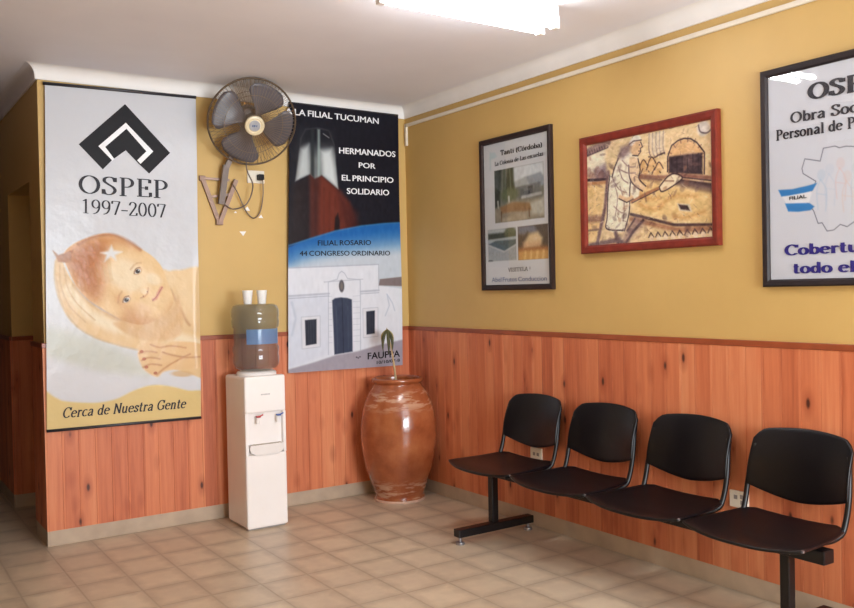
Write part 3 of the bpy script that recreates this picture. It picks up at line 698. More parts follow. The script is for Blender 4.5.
# ------------------------------------------------------------------ wall fan
def ray(px, py, axis, val):
    d = fwd + RT*((px-427)/FPX) - UP*((py-304)/FPX); t = (val-CAM[axis])/d[axis]; return CAM+d*t
fc = V((-1.357, -.25, 2.649))                       # centre of the guard rim
toc = (CAM-fc).normalized()
face = (toc*math.cos(math.radians(20)) + (RT*5-UP*7).normalized()*math.sin(math.radians(20))).normalized()
fx_ = V((0, 0, 1)).cross(face).normalized(); fy_ = face.cross(fx_)
FM = Matrix((fx_, fy_, face)).transposed().to_4x4(); FM.translation = fc
def F(x, y, z): return FM @ V((x, y, z))
FR = .289
fan = thing('wall_fan', (-1.50, 0, 2.1), 'brown-grey wall fan with round wire guard on a triangular bracket', 'fan')
def guard(h_in, r_in, sign, n):
    bm = bmesh.new()
    for k_ in range(n):
        a = 2*math.pi*k_/n; tw_ = .10*sign
        pts = []
        for t_ in [i/7 for i in range(8)]:
            r_ = r_in+(FR-r_in)*t_; h = h_in*(1-t_**2.4)
            aa = a+tw_*(1-t_); pts.append(F(r_*math.cos(aa), r_*math.sin(aa), h))
        tube(bm, pts, .0013, 5)
    for r_, h, th in ((FR, 0, .0065), (r_in, h_in, .003), (FR*.66, h_in*(1-((FR*.66-r_in)/(FR-r_in))**2.4), .0018)):
        tube(bm, [F(r_*math.cos(2*math.pi*i/64), r_*math.sin(2*math.pi*i/64), h) for i in range(64)], th, 8, True)
    return bm
obj('front_guard', guard(.085, .058, 1, 72), M_wire, fan, True)
obj('rear_guard', guard(-.075, .075, -1, 60), M_wire, fan, True)
for deg in (60, 152, 243, 345):
    bm = bmesh.new(); nr, na = 10, 10; gridv = []
    for i in range(nr+1):
        t_ = i/nr; r_ = .045+.222*t_; half = math.radians(17+18*math.sin(min(1, t_*1.25)*math.pi/2)); row = []
        if t_ > .8: half *= 1-.35*((t_-.8)/.2)**2
        for j in range(na+1):
            s_ = j/na*2-1; a = math.radians(deg)+s_*half+.12*t_
            row.append(bm.verts.new(F(r_*math.cos(a), r_*math.sin(a), .012+s_*.030*(1-.3*t_))))
        gridv.append(row)
    for i in range(nr):
        for j in range(na): bm.faces.new((gridv[i][j], gridv[i+1][j], gridv[i+1][j+1], gridv[i][j+1]))
    bl = obj('blade', bm, M_blade, fan, True)
    md = bl.modifiers.new('thickness', 'SOLIDIFY'); md.thickness = .004
def flathe(prof, n=40):
    bm = lathe(prof, n=n); bmesh.ops.transform(bm, matrix=FM, verts=bm.verts); return bm
obj('hub', flathe([(.052, -.03), (.055, .03), (.05, .05), (.02, .055)]), M_blade, fan, True, 40)
cap = obj('hub_cap', flathe([(.062, .078), (.066, .088), (.062, .097), (.05, .100), (.044, .094), (.040, .094), (.038, .096)]), M_cream, fan, True, 50)
bm = flathe([(.037, .0955), (.034, .0985), (.01, .099)]); obj('badge', bm, plain('silver_badge', lc(170, 170, 176), .3, .08, 30), cap, True, 40)
# unreadable raised emblem across the badge
bm = bmesh.new()
for x_, w_ in ((-.014, .008), (-.002, .012), (.012, .007)):
    q = [F(x_-w_/2, -.008, .1000), F(x_+w_/2, -.006, .1000), F(x_+w_/2, .008, .1000), F(x_-w_/2, .006, .1000)]
    bm.faces.new([bm.verts.new(v) for v in q])
obj('badge_mark', bm, M_bluegrey, cap)
obj('motor', flathe([(.03, -.19), (.06, -.185), (.078, -.165), (.082, -.10), (.078, -.06), (.05, -.045)]), M_fanmetal, fan, True, 40)
mtr = F(0, 0, -.13)
foot = V((-1.512, -.055, 2.12))
bm = bmesh.new(); top = mtr-V((.03, 0, .06)); mid = V((-1.478, -.075, 2.36))
bar(bm, top, mid, .032, .032, V((0, 1, 0))); bar(bm, mid+V((0, 0, .02)), foot, .040, .03, V((0, 1, 0)))
obj('post', bm, M_fanmetal, fan)
bm = bmesh.new()
PA, PB, PC = V((-1.622, -.012, 2.293)), V((-1.512, -.012, 1.995)), V((-1.395, -.040, 2.29))
bar(bm, PA, PB, .028, .02, V((0, 1, 0))); bar(bm, PB+V((0, -.012, 0)), PC, .028, .02, V((0, 1, 0)))
bar(bm, PA, V((-1.44, -.03, 2.287)), .016, .014, V((0, 1, 0))); bar(bm, V((-1.578, -.012, 2.17)), V((-1.43, -.03, 2.19)), .016, .014, V((0, 1, 0)))
box(bm, (-1.535, -.03, 1.982), (-1.487, 0, 2.02), .004); box(bm, (-1.642, -.02, 2.275), (-1.600, 0, 2.31), .004)
obj('bracket', bm, M_bracket, fan)
bm = bmesh.new()
tube(bm, [tuple(p) for p in catmull([mtr+V((.02, -.02, -.08)), (-1.36, -.14, 2.38), (-1.30, -.10, 2.25), (-1.33, -.06, 2.13), (-1.42, -.05, 2.09), (-1.49, -.06, 2.12)], 8)], .0045, 6)
tube(bm, [tuple(p) for p in catmull([(-1.43, -.06, 2.26), (-1.385, -.04, 2.20), (-1.33, -.03, 2.09), (-1.27, -.025, 2.035), (-1.22, -.025, 2.08), (-1.20, -.035, 2.19), (-1.205, -.05, 2.28), (-1.215, -.055, 2.315)], 8)], .0042, 6)
cord = obj('power_cord', bm, M_fanmetal, fan, True)
bm = bmesh.new(); box(bm, (-1.236, -.062, 2.297), (-1.196, -.0165, 2.337), .006)
obj('plug', bm, M_ink, cord)

# ------------------------------------------------------------------ wall outlets
def outlet(a, b, axis, label, socks):
    """plate between two corners on a wall; axis = wall normal axis"""
    a, b = V(a), V(b); cen = (a+b)/2
    t = thing('wall_outlet', cen, label, 'outlet', None)
    obj('faceplate', boxes((a, b), bev=.003), M_offwhite, t)
    bm = bmesh.new()
    for (ds, dz) in socks:
        if axis == 1:
            p = V((cen.x+ds, min(a.y, b.y), cen.z+dz)); box(bm, p-V((.011, .0012, .011)), p+V((.011, .001, .011)))
        else:
            p = V((min(a.x, b.x), cen.y+ds, cen.z+dz)); box(bm, p-V((.0012, .010, .010)), p+V((.001, .010, .010)))
    obj('socket', bm, M_print_grey if axis == 1 else plain('socket_grey', lc(150, 140, 136), .5), t)
outlet((-1.302, -.014, 2.279), (-1.176, 0, 2.366), 1, 'white wall outlet beside the fan with the fan cord plugged in', [(.022, .0)])
outlet((-.027, -1.55, .425), (-.013, -1.445, .503), 0, 'white wall outlet low on the wood panelling under the leftmost black seat', [(.016, 0), (-.02, 0)])
outlet((-.027, -3.05, .418), (-.013, -2.945, .50), 0, 'white wall outlet low on the panelling beside the rightmost black seat', [(.016, .01), (-.022, -.012), (-.02, .015)])

# ------------------------------------------------------------------ water cooler, bottle, cups
cx0, cx1, cy0, cy1 = -1.537, -1.256, -.455, -.115
wc = thing('water_cooler', ((cx0+cx1)/2, (cy0+cy1)/2, 0), 'white freestanding water cooler between the two banners', 'water cooler')
obj('body', boxes(((cx0, cy0+.03, .012), (cx1, cy1, .980)), bev=.014), M_white_plastic, wc)
obj('base', boxes(((cx0+.012, cy0+.02, 0), (cx1-.012, cy1-.01, .02)), bev=.003), plain('grey_base', lc(170, 165, 165), .4), wc)
obj('upper_panel', boxes(((cx0, cy0, .748), (cx1, cy0+.045, .985)), bev=.012), M_white_plastic, wc)
obj('lower_panel', boxes(((cx0, cy0, .010), (cx1, cy0+.045, .484)), bev=.012), M_white_plastic, wc)
obj('alcove_side', boxes(((cx0, cy0+.002, .480), (cx0+.022, cy0+.04, .752)), bev=.006), M_white_plastic, wc)
obj('alcove_side', boxes(((cx1-.022, cy0+.002, .480), (cx1, cy0+.04, .752)), bev=.006), M_white_plastic, wc)
bm = bmesh.new()       # drip tray: a shallow bowl with a rounded front
pr = [(-.112, .545), (-.118, .522), (-.108, .497), (-.08, .484), (.08, .484), (.108, .497), (.118, .522), (.112, .545)]
mx = (cx0+cx1)/2
fr = [bm.verts.new((mx+x, cy0-.022+.35*abs(x)**1.6, z)) for x, z in pr]; bk = [bm.verts.new((mx+x, cy0+.04, z)) for x, z in pr]
n_ = len(pr)
for i in range(n_): bm.faces.new((fr[i], fr[(i+1) % n_], bk[(i+1) % n_], bk[i]))
bm.faces.new(fr[::-1]); bm.faces.new(bk)
tray = obj('drip_tray', bm, plain('tray_plastic', lc(226, 218, 214), .35, .02, 8), wc, True, 30)
obj('tray_grille', boxes(*[((mx-.10+.0195*i, cy0-.006, .545), (mx-.092+.0195*i, cy0+.028, .5475)) for i in range(11)]), M_skirt, tray)
for x_, m_ in ((-1.452, M_red), (-1.312, M_blue)):
    bm = bmesh.new(); tube(bm, [(x_, cy0+.04, .722), (x_, cy0+.015, .722), (x_, cy0+.004, .714), (x_, cy0+.004, .680)], .012, 12)
    tp = obj('tap', bm, M_white_plastic, wc, True, 50)
    bm = bmesh.new(); box(bm, (x_-.013, cy0-.022, .722), (x_+.013, cy0+.01, .732), .003); bar(bm, (x_, cy0-.016, .727), (x_+.026, cy0-.026, .741), .014, .007)
    obj('lever', bm, m_, tp)['label'] = 'red tap lever' if m_ is M_red else 'blue tap lever'
# small raised maker's mark, too small to read
bm = bmesh.new()
for i in range(7): box(bm, (mx-.03+.009*i, cy0-.0012, .862), (mx-.024+.009*i, cy0+.001, .870))
obj('badge', bm, plain('badge_grey', lc(176, 170, 172), .4), wc)
obj('collar', lathe([(.128, .972), (.130, .995), (.122, 1.004), (.10, 1.008)], (-1.378, -.272, 0), 48), M_white_plastic, wc, True, 40)

bc = (-1.378, -.272, 0)
wb = thing('water_bottle', (bc[0], bc[1], 1.008), 'large clear grey-green bottle upside down on the white water cooler', 'bottle')
M_bottle = clear('tinted_bottle_plastic', (.80, .83, .81, 1), lc(122, 122, 124), .26, 1.40, .06)
prof = [(.05, 1.009), (.105, 1.012), (.138, 1.028), (.150, 1.055), (.152, 1.10), (.147, 1.118), (.152, 1.136), (.152, 1.165), (.144, 1.178), (.1425, 1.235), (.144, 1.288), (.153, 1.298), (.156, 1.34), (.151, 1.352), (.156, 1.366), (.155, 1.405), (.146, 1.432), (.125, 1.445), (.04, 1.447)]
bt = obj('shell', lathe(prof, bc, 64), M_bottle, wb, True, 60)
bm = bmesh.new(); cols = []
for i in range(25):
    a = math.radians(224+i*(116/24)); cols.append([bm.verts.new((bc[0]+.1455*math.cos(a), bc[1]+.1455*math.sin(a), z)) for z in (1.186, 1.283)])
for p, q in zip(cols, cols[1:]): bm.faces.new((p[0], q[0], q[1], p[1]))
obj('label_band', bm, clear('blue_label_film', (.55, .74, .95, 1), lc(120, 158, 208), .55, 1.35, .1), wb, True)
for x_, lb in ((-1.428, 'white plastic cup on top of the water bottle, left one of the pair'), (-1.328, 'white plastic cup on top of the water bottle, right one of the pair')):
    cu = obj('plastic_cup', lathe([(.024, 1.447), (.026, 1.449), (.0335, 1.528), (.0355, 1.533), (.034, 1.536), (.032, 1.530), (.025, 1.455), (.01, 1.454)], (x_, bc[1], 0), 28), plain('cup_white', lc(246, 244, 242), .35, .01), None, True, 40)
    cu.data.transform(Matrix.Translation((-x_, -bc[1], -1.447))); cu.location = (x_, bc[1], 1.447)
    tag(cu, lb, 'cup', 'plastic cups on the water bottle')

# ------------------------------------------------------------------ ceramic jar with a dry stalk
jc = V((-.300, -.300, 0))
jar = thing('ceramic_jar', jc, 'big brown glazed ceramic jar standing in the room corner', 'jar')
jp = [(.165, 0), (.178, .004), (.183, .02), (.178, .04), (.186, .065), (.208, .13), (.238, .21), (.258, .29), (.272, .38), (.279, .47), (.277, .55), (.265, .63), (.243, .71), (.214, .775), (.188, .815), (.176, .835), (.174, .845), (.184, .855), (.190, .866), (.188, .878), (.178, .884), (.165, .880), (.160, .865), (.160, .80)]
pts = catmull(jp, 4); jp2 = [(max(p.x, .01), p.y) for p in pts]
bm = lathe(jp2, jc, 72, False); bm.faces.new([v for v in bm.verts[:72]][::-1])
jb = obj('vessel', bm, glaze(), jar, True, 60)
obj('foot_ring', lathe([(.17, .0), (.186, .001), (.188, .010), (.184, .018), (.17, .018)], jc, 64), plain('pale_unglazed_clay', lc(206, 170, 148), .6, .1, 20), jar, True, 40)
obj('soil', lathe([(.02, .845), (.08, .852), (.161, .850), (.161, .80)][::-1], jc, 48), plain('grey_soil', lc(120, 108, 92), .9, .25, 40, .6), jar, True)
st = thing('dried_stalk', jc+V((-.012, .0, .853)), 'thin dried plant stalk with drooping leaves standing in the brown jar', 'plant')
bm = bmesh.new(); tube(bm, [tuple(p) for p in catmull([jc+V((-.012, 0, .853)), (-.318, -.285, .98), (-.330, -.27, 1.10), (-.345, -.255, 1.20), (-.352, -.25, 1.245)], 6)], lambda t: .009-.006*t, 8)
obj('stem', bm, plain('straw_stem', lc(188, 160, 118), .6, .12, 30), st, True)
M_leaf = plain('dull_green_leaf', lc(74, 74, 40), .55, .2, 30); M_leaf2 = plain('yellowed_leaf', lc(176, 160, 96), .6, .12, 30)
for i, (dx, dy, ln, m_) in enumerate(((-.05, -.01, .17, M_leaf), (.03, -.03, .16, M_leaf), (-.015, -.045, .19, M_leaf), (.05, .0, .13, M_leaf2), (-.03, .03, .12, M_leaf2))):
    bm = bmesh.new(); p0 = V((-.350, -.252, 1.235)); rows = []
    for k_ in range(9):
        t_ = k_/8; ctr = p0+V((dx, dy, 0))*math.sin(t_*2.0)*.9+V((0, 0, .02*math.sin(t_*3)-ln*t_)); wd = .011*math.sin(math.pi*min(1, t_*.92+.08))+.0012
        sd = V((.83, -.557, 0)); rows.append([bm.verts.new(ctr-sd*wd), bm.verts.new(ctr+V((-.3, -.5, 0))*.006), bm.verts.new(ctr+sd*wd)])
    for a, b in zip(rows, rows[1:]):
        for j in range(2): bm.faces.new((a[j], a[j+1], b[j+1], b[j]))
    lf = obj('leaf', bm, m_, st, True); md = lf.modifiers.new('thickness', 'SOLIDIFY'); md.thickness = .0012

# ------------------------------------------------------------------ row of four black seats on a beam
BX = -.365
bench = thing('waiting_bench', (BX, -2.5, 0), 'row of four joined black plastic seats on a steel beam along the panelled wall', 'bench')
obj('beam', boxes(((BX-.035, -3.675, .375), (BX+.035, -1.36, .432)), bev=.004), M_black_metal, bench)
for y_ in (-1.50, -3.50):
    lg = obj('leg', boxes(((BX-.023, y_-.008, .085), (BX+.023, y_+.036, .38)), bev=.004), M_black_metal, bench)
    obj('foot_bar', boxes(((BX-.29, y_-.03, .045), (BX+.285, y_+.03, .092)), bev=.004), M_black_metal, lg)
    for dx in (-.265, .26):
        obj('glide', lathe([(.026, 0), (.028, .006), (.026, .016), (.010, .020), (.010, .046)], (BX+dx, y_, 0), 20), M_chrome, lg, True, 40)
def seat_bm(yc):
    bm = bmesh.new(); nu, nv = 20, 22; g = []
    for i in range(nu+1):
        s_ = i/nu*2-1; row = []
        for j in range(nv+1):
            t_ = j/nv                                  # 0 at the back, 1 at the front lip
            half = .246+.046*math.sin(min(1, t_*1.1)*math.pi/2)
            if t_ < .12: half -= .05*(1-t_/.12)**2
            xf = -.604+.056*abs(s_)**2.4; xb = -.135-.01*abs(s_)**4
            x = xb+(xf-xb)*t_
            z = .456+.010*abs(s_)**2.5-.006*math.sin(t_*math.pi)*(1-.5*s_*s_) + .012*(1-t_)**3
            if t_ > .72: z -= .012*((t_-.72)/.28)**2*(1-.75*abs(s_)**3)
            row.append(bm.verts.new((x, yc-s_*half, z)))
        g.append(row)
    for i in range(nu):
        for j in range(nv): bm.faces.new((g[i][j], g[i+1][j], g[i+1][j+1], g[i][j+1]))
    return bm
def back_bm(yc):
    bm = bmesh.new(); nu, nv = 24, 16; g = []
    for i in range(nu+1):
        s_ = i/nu*2-1; row = []
        top = .850-.040*max(0, (abs(s_)-.78)/.22)**2-.022*s_*s_; bot = .530+.052*abs(s_)**1.7
        for j in range(nv+1):
            t_ = j/nv; z = bot+(top-bot)*t_
            half = .252-.010*(z-.55)/.3
            x = -.118+.075*(z-.56)/.28+.045*(1-s_*s_)-.012*math.sin(t_*math.pi) - .035
            row.append(bm.verts.new((x, yc-s_*half, z)))
        g.append(row)
    for i in range(nu):
        for j in range(nv): bm.faces.new((g[i][j], g[i+1][j], g[i+1][j+1], g[i][j+1]))
    return bm
for yc in (-1.57, -2.17, -2.77, -3.38):
    st_ = obj('seat', seat_bm(yc), M_black_plastic, bench, True)
    md = st_.modifiers.new('thickness', 'SOLIDIFY'); md.thickness = .013; md.offset = -1 
    bv = st_.modifiers.new('edge', 'BEVEL'); bv.width = .004; bv.segments = 2
    obj('corner_stud', lathe([(.009, 0), (.009, .008), (.004, .011)], (-.535, yc-.286, .452), 14), M_chrome, st_, True, 40)  # small metal stud at the seat's front corner
    bm = bmesh.new()
    for sg in (-1, 1):
        yy = yc+sg*.246
        pth = catmull([(-.098, yy-sg*.014, .765), (-.108, yy-sg*.012, .72), (-.135, yy, .60), (-.158, yy, .51), (-.185, yy-sg*.004, .455), (-.235, yy-sg*.02, .432), (-.30, yy-sg*.04, .428), (-.50, yy-sg*.05, .428)], 6)
        tube(bm, [tuple(p) for p in pth], .0125, 10)
    # cross pieces that carry the seat on the beam
    box(bm, (-.47, yc-.21, .419), (-.44, yc+.21, .433), .003); box(bm, (-.29, yc-.215, .419), (-.26, yc+.215, .433), .003)
    fr_ = obj('back_frame', bm, M_black_metal, bench, True, 40)
    bk_ = obj('backrest', back_bm(yc), M_black_plastic, fr_, True)
    md = bk_.modifiers.new('thickness', 'SOLIDIFY'); md.thickness = .014; md.offset = 0
    bv = bk_.modifiers.new('edge', 'BEVEL'); bv.width = .004; bv.segments = 2

# ------------------------------------------------------------------ framed pictures on the right wall
M_paper = print_mat('printed_paper', 0.6)
M_glass = clear('picture_glass', (.98, .98, .98, 1), (1, 1, 1, 1), .0, 1.5, .015)
def picture(ya, yb, za, zb, fw, fd, fmat, cv_, label, cat='picture'):
    """frame from ya (left in the room view) to yb, top za, bottom zb on the right wall"""
    t = thing('framed_picture', (0, (ya+yb)/2, zb), label, cat)
    def sfc(u, v, off): return V((-.012-off, ya+(yb-ya)*u, za+(zb-za)*v))
    bm = bmesh.new(); prof = [(0, 0), (0, fd*.85), (fw*.2, fd), (fw*.75, fd*.9), (fw, fd*.6), (fw, 0)]
    cor = [(ya, za, -1, -1), (yb, za, 1, -1), (yb, zb, 1, 1), (ya, zb, -1, 1)]; rings = []
    for y, z, sy, sz in cor: rings.append([bm.verts.new((-h, y-sy*w_*(1 if yb < ya else -1)*-1, z+sz*w_)) for w_, h in prof])
    for i in range(4):
        a, b = rings[i], rings[(i+1) % 4]; n = len(prof)
        for k_ in range(n-1): bm.faces.new((a[k_], a[k_+1], b[k_+1], b[k_]))
    obj('frame', bm, fmat, t)
    pr_ = cv_.mesh('print', sfc, M_paper, t)
    bm = bmesh.new(); e = fw*.9
    y0, y1 = (ya-e, yb+e) if yb < ya else (ya+e, yb-e)
    q = [V((-.0165, y0, za-e)), V((-.0165, y1, za-e)), V((-.0165, y1, zb+e)), V((-.0165, y0, zb+e))]
    gm = bpy.data.meshes.new('glass'); gm.from_pydata([tuple(p-rootloc(t)) for p in q], [], [(0, 1, 2, 3)]); gm.update()
    if gm.polygons[0].normal.x > 0: gm.flip_normals()
    link('glass', gm, M_glass, t)
    return t, pr_, sfc

# --- poster with three photographs
c = Canvas(.72, 1.02, 200, 290, (216, 218, 222))
c.line([(.15, .09), (.145, .2)], .012, (176, 200, 208), .015, .7); c.ell((.19, .11), .03, .02, (180, 204, 214), 0, .7, .6); c.line([(.14, .13), (.24, .12)], .012, (180, 204, 214), .015, .6)
def rect(x0, y0, x1, y1): return [(x0, y0), (x1, y0), (x1, y1), (x0, y1)]
p1 = c.mask(rect(.205, .215, .89, .558), .004)
c.poly(rect(.205, .215, .89, .558), (120, 122, 112), .004)
c.poly([(.45, .2), (.9, .2), (.9, .30), (.45, .32)], (214, 220, 224), .03, 1, False, p1)
c.poly([(.63, .29), (.85, .275), (.9, .32), (.9, .36), (.62, .36)], (150, 158, 166), .01, .9, False, p1)
c.poly([(.50, .31), (.66, .29), (.7, .35), (.5, .35)], (176, 180, 180), .01, .9, False, p1)
c.poly([(.51, .345), (.85, .335), (.85, .42), (.51, .42)], (108, 110, 112), .01, .9, False, p1)
c.poly(rect(.68, .35, .74, .40), (58, 60, 64), .006, .9, False, p1); c.poly(rect(.57, .36, .62, .40), (80, 84, 84), .006, .9, False, p1)
c.line([(.6, .415), (.85, .405)], .02, (178, 180, 178), .01, .9, False, p1)
c.poly([(.2, .2), (.31, .2), (.28, .45), (.2, .46)], (52, 58, 50), .015, 1, False, p1)
c.poly([(.40, .2), (.48, .2), (.49, .36), (.36, .37)], (60, 70, 54), .015, .95, False, p1)
c.line([(.35, .2), (.34, .4)], .018, (88, 96, 78), .012, .9, False, p1); c.line([(.43, .2), (.44, .36)], .012, (120, 128, 108), .01, .8, False, p1)
c.ell((.42, .385), .09, .045, (98, 108, 76), 0, .7, .8, p1); c.line([(.41, .40), (.415, .45)], .018, (206, 208, 202), .01, .9, False, p1); c.line([(.25, .42), (.255, .46)], .016, (196, 198, 192), .01, .9, False, p1)
c.poly([(.2, .47), (.45, .43), (.9, .44), (.9, .56), (.2, .56)], (152, 142, 124), .02, .9, False, p1)
c.poly([(.70, .46), (.9, .43), (.9, .54), (.72, .53)], (198, 196, 182), .02, .9, False, p1)
c.poly([(.28, .458), (.47, .436), (.70, .456), (.72, .50), (.62, .505), (.45, .495), (.3, .50)], (150, 112, 76), .012, .95, False, p1)
c.line([(.30, .49), (.30, .55)], .010, (104, 76, 54), .008, .9, False, p1); c.line([(.69, .49), (.69, .54)], .010, (104, 76, 54), .008, .9, False, p1)
c.poly([(.32, .54), (.5, .505), (.66, .51), (.66, .56), (.3, .56)], (190, 174, 150), .02, .7, False, p1)
c.noise(50, 6, p1)
p2 = c.mask(rect(.09, .598, .503, .808), .004); c.poly(rect(.09, .598, .503, .808), (168, 172, 172), .004)
c.poly(rect(.09, .598, .503, .63), (182, 190, 194), .01, 1, False, p2); c.poly(rect(.09, .625, .503, .665), (70, 78, 70), .012, 1, False, p2)
c.ell((.42, .63), .06, .04, (104, 108, 78), 0, .6, .9, p2); c.line([(.09, .675), (.5, .665)], .022, (178, 188, 190), .01, .9, False, p2)
c.poly([(.10, .695), (.2, .675), (.50, .675), (.50, .705), (.33, .745)], (92, 106, 108), .008, 1, False, p2)
c.line([(.09, .70), (.33, .75), (.5, .71)], .012, (196, 198, 198), .008, .8, False, p2); c.ell((.12, .806), .03, .008, (90, 92, 96), 0, .5, .9, p2)
p3 = c.mask(rect(.527, .598, .932, .81), .004); c.poly(rect(.527, .598, .932, .81), (110, 84, 66), .004)
c.poly(rect(.527, .59, .932, .65), (122, 126, 140), .03, 1, False, p3); c.poly([(.75, .59), (.94, .59), (.94, .73), (.84, .70)], (72, 64, 62), .02, .9, False, p3)
c.poly([(.53, .65), (.62, .66), (.66, .635), (.7, .65), (.7, .7), (.53, .72)], (86, 72, 60), .015, .9, False, p3)
c.poly([(.62, .70), (.68, .65), (.80, .64), (.86, .68), (.84, .72), (.62, .735)], (232, 204, 158), .02, .95, False, p3)
c.poly(rect(.60, .70, .83, .74), (216, 172, 132), .02, .8, False, p3); c.poly(rect(.53, .735, .94, .765), (176, 112, 64), .015, .9, False, p3)
c.poly(rect(.53, .755, .94, .82), (222, 168, 96), .015, .9, False, p3)
for k_ in range(4): c.line([(.63+.08*k_, .765), (.62+.08*k_, .81)], .020, (246, 210, 140), .02, .7, False, p3)
c.noise(90, 5, np.maximum(p2, p3))
_, pr_, sfc = picture(-.968, -1.683, 2.514, 1.503, .036, .030, M_dark_frame, c, 'narrow white poster with three small photographs in a dark frame, nearest the corner')
letter('lettering', serif('Tanti (C\u00f3rdoba)', .10, .045), sfc, (.305, .121), (.885, .126), .032, M_ink, pr_)
letter('lettering', serif('La Colonia de Las escuelas', .10, .042), sfc, (.215, .184), (.895, .179), .027, M_ink, pr_)
letter('lettering', serif('VISITELA !', .07, .03), sfc, (.384, .882), (.70, .880), .026, M_print_grey, pr_)
letter('lettering', sans('Abel Frutos Conduccion', .025), sfc, (.140, .944), (.908, .945), .030, M_bluegrey, pr_)

# --- sepia drawing of a baker
c = Canvas(.99, .685, 320, 222, (244, 214, 164)); INK = (70, 46, 52); c.nib, c.press = 1.35, 1.25
c.noise(9, 12); c.noise(24, 8)
c.poly([(.0, .0), (.3, .0), (.28, .12), (.0, .2)], (226, 192, 150), .03, .8)
c.poly([(.05, .17), (.19, .13), (.20, .30), (.05, .33)], (250, 240, 214), .02, .9)
c.line([(.04, .13), (.22, .08)], .035, (150, 116, 108), .012, .8); c.line([(.04, .16), (.22, .12)], .006, INK, .006, .7)
for k_ in range(8): c.line([(.05+.02*k_, .125-.004*k_), (.055+.02*k_, .15-.004*k_)], .006, INK, .006, .6)
c.poly([(.1, .29), (.2, .25), (.22, .38), (.12, .40)], (110, 84, 100), .02, .8)
for q in ((.06, .3), (.08, .34), (.13, .3), (.16, .34), (.10, .36)): c.ell(q, .022, .028, (150, 112, 104), 0, .6, .6)
c.line([(.03, .365), (.22, .385)], .012, INK, .006, .8); c.line([(.03, .40), (.22, .41)], .014, (190, 130, 90), .01, .8)
c.poly([(.03, .41), (.19, .42), (.15, .9), (.03, .93)], (246, 206, 140), .02, .8)
c.line([(.03, .70), (.16, .71)], .03, (150, 106, 84), .02, .7); c.line([(.05, .8), (.13, .8)], .008, INK, .008, .5)
c.line([(.22, .33), (.19, .62), (.12, .92)], .018, (124, 92, 92), .014, .8); c.line([(.25, .36), (.20, .78)], .008, INK, .008, .6)
# upper right: wall, flour sacks, oven
c.poly([(.5, .05), (.97, .05), (.97, .52), (.62, .46), (.5, .4)], (248, 216, 166), .04, .9)
for x_ in (.535, .56, .585, .61, .635): c.line([(x_, .08), (x_-.004, .20), (x_+.008, .26)], .005, (140, 108, 104), .005, .8, True)
c.poly([(.53, .08), (.64, .08), (.64, .25), (.55, .26)], (240, 226, 206), .015, .55)
c.line([(.53, .26), (.56, .275), (.60, .26), (.64, .25)], .007, INK, .006, .7, True)
c.poly([(.667, .41), (.667, .287), (.695, .212), (.735, .185), (.775, .178), (.815, .19), (.851, .224), (.885, .28), (.895, .302), (.892, .46)], (242, 194, 140), .008, 1)
for k_ in range(9):
    a = math.radians(195-k_*25+10); p = (.78+.1*math.cos(a), .32-.125*math.sin(a)); q = (.78+.122*math.cos(a), .32-.16*math.sin(a)); c.line([p, q], .005, (160, 112, 92), .005, .7)
c.line([(.660, .40), (.662, .287), (.69, .205), (.735, .175), (.775, .168), (.818, .18), (.858, .218), (.905, .30), (.902, .46)], .006, INK, .005, .8)
c.poly([(.669, .285), (.893, .300), (.891, .464), (.669, .412)], (66, 48, 54), .008, 1)
c.poly([(.76, .30), (.83, .30), (.83, .40), (.77, .37)], (128, 100, 98), .03, .7)
for k_ in range(6): c.line([(.69+.035*k_, .30), (.69+.035*k_, .42)], .004, (40, 28, 34), .005, .6)
c.ell((.90, .12), .04, .04, (236, 226, 220), 0, .5, .9); c.line([(.87, .09), (.88, .14), (.92, .16), (.95, .14)], .006, INK, .006, .6, True)
c.line([(.68, .06), (.78, .05)], .01, INK, .008, .7)
# counter and loaves
c.line([(.40, .385), (.62, .44), (.76, .45), (.955, .50)], .016, (160, 110, 92), .012, .9); c.line([(.40, .40), (.62, .46)], .006, INK, .006, .8)
c.line([(.70, .475), (.955, .555)], .016, INK, .01, .8); c.line([(.73, .50), (.955, .59)], .03, (100, 74, 76), .016, .8); c.line([(.75, .46), (.955, .52)], .006, INK, .005, .7)
for i, q in enumerate(((.46, .33), (.50, .36), (.54, .34), (.58, .38), (.49, .31), (.55, .30), (.60, .35))):
    c.ell(q, .030, .024, (236, 190, 132), 20, .4, 1); c.line([(q[0]-.03, q[1]+.02), (q[0], q[1]-.035), (q[0]+.03, q[1]+.02)], .005, INK, .005, .75, True)
c.line([(.43, .40), (.50, .42), (.60, .47)], .02, (126, 86, 80), .012, .7)
c.poly([(.40, .42), (.62, .47), (.76, .53), (.95, .60), (.95, .84), (.40, .70)], (246, 208, 142), .03, .9)
for ln in ([(.44, .50), (.50, .58), (.60, .60)], [(.60, .66), (.70, .60), (.85, .62)], [(.70, .76), (.80, .77), (.9, .74)], [(.45, .62), (.55, .68), (.62, .66)]): c.line(ln, .012, (222, 164, 100), .03, .7, True)
c.poly([(.721, .655), (.805, .675), (.822, .735), (.735, .715)], (238, 222, 196), .006, .9); c.poly([(.730, .665), (.79, .68), (.806, .722), (.745, .705)], (70, 50, 52), .006, 1)
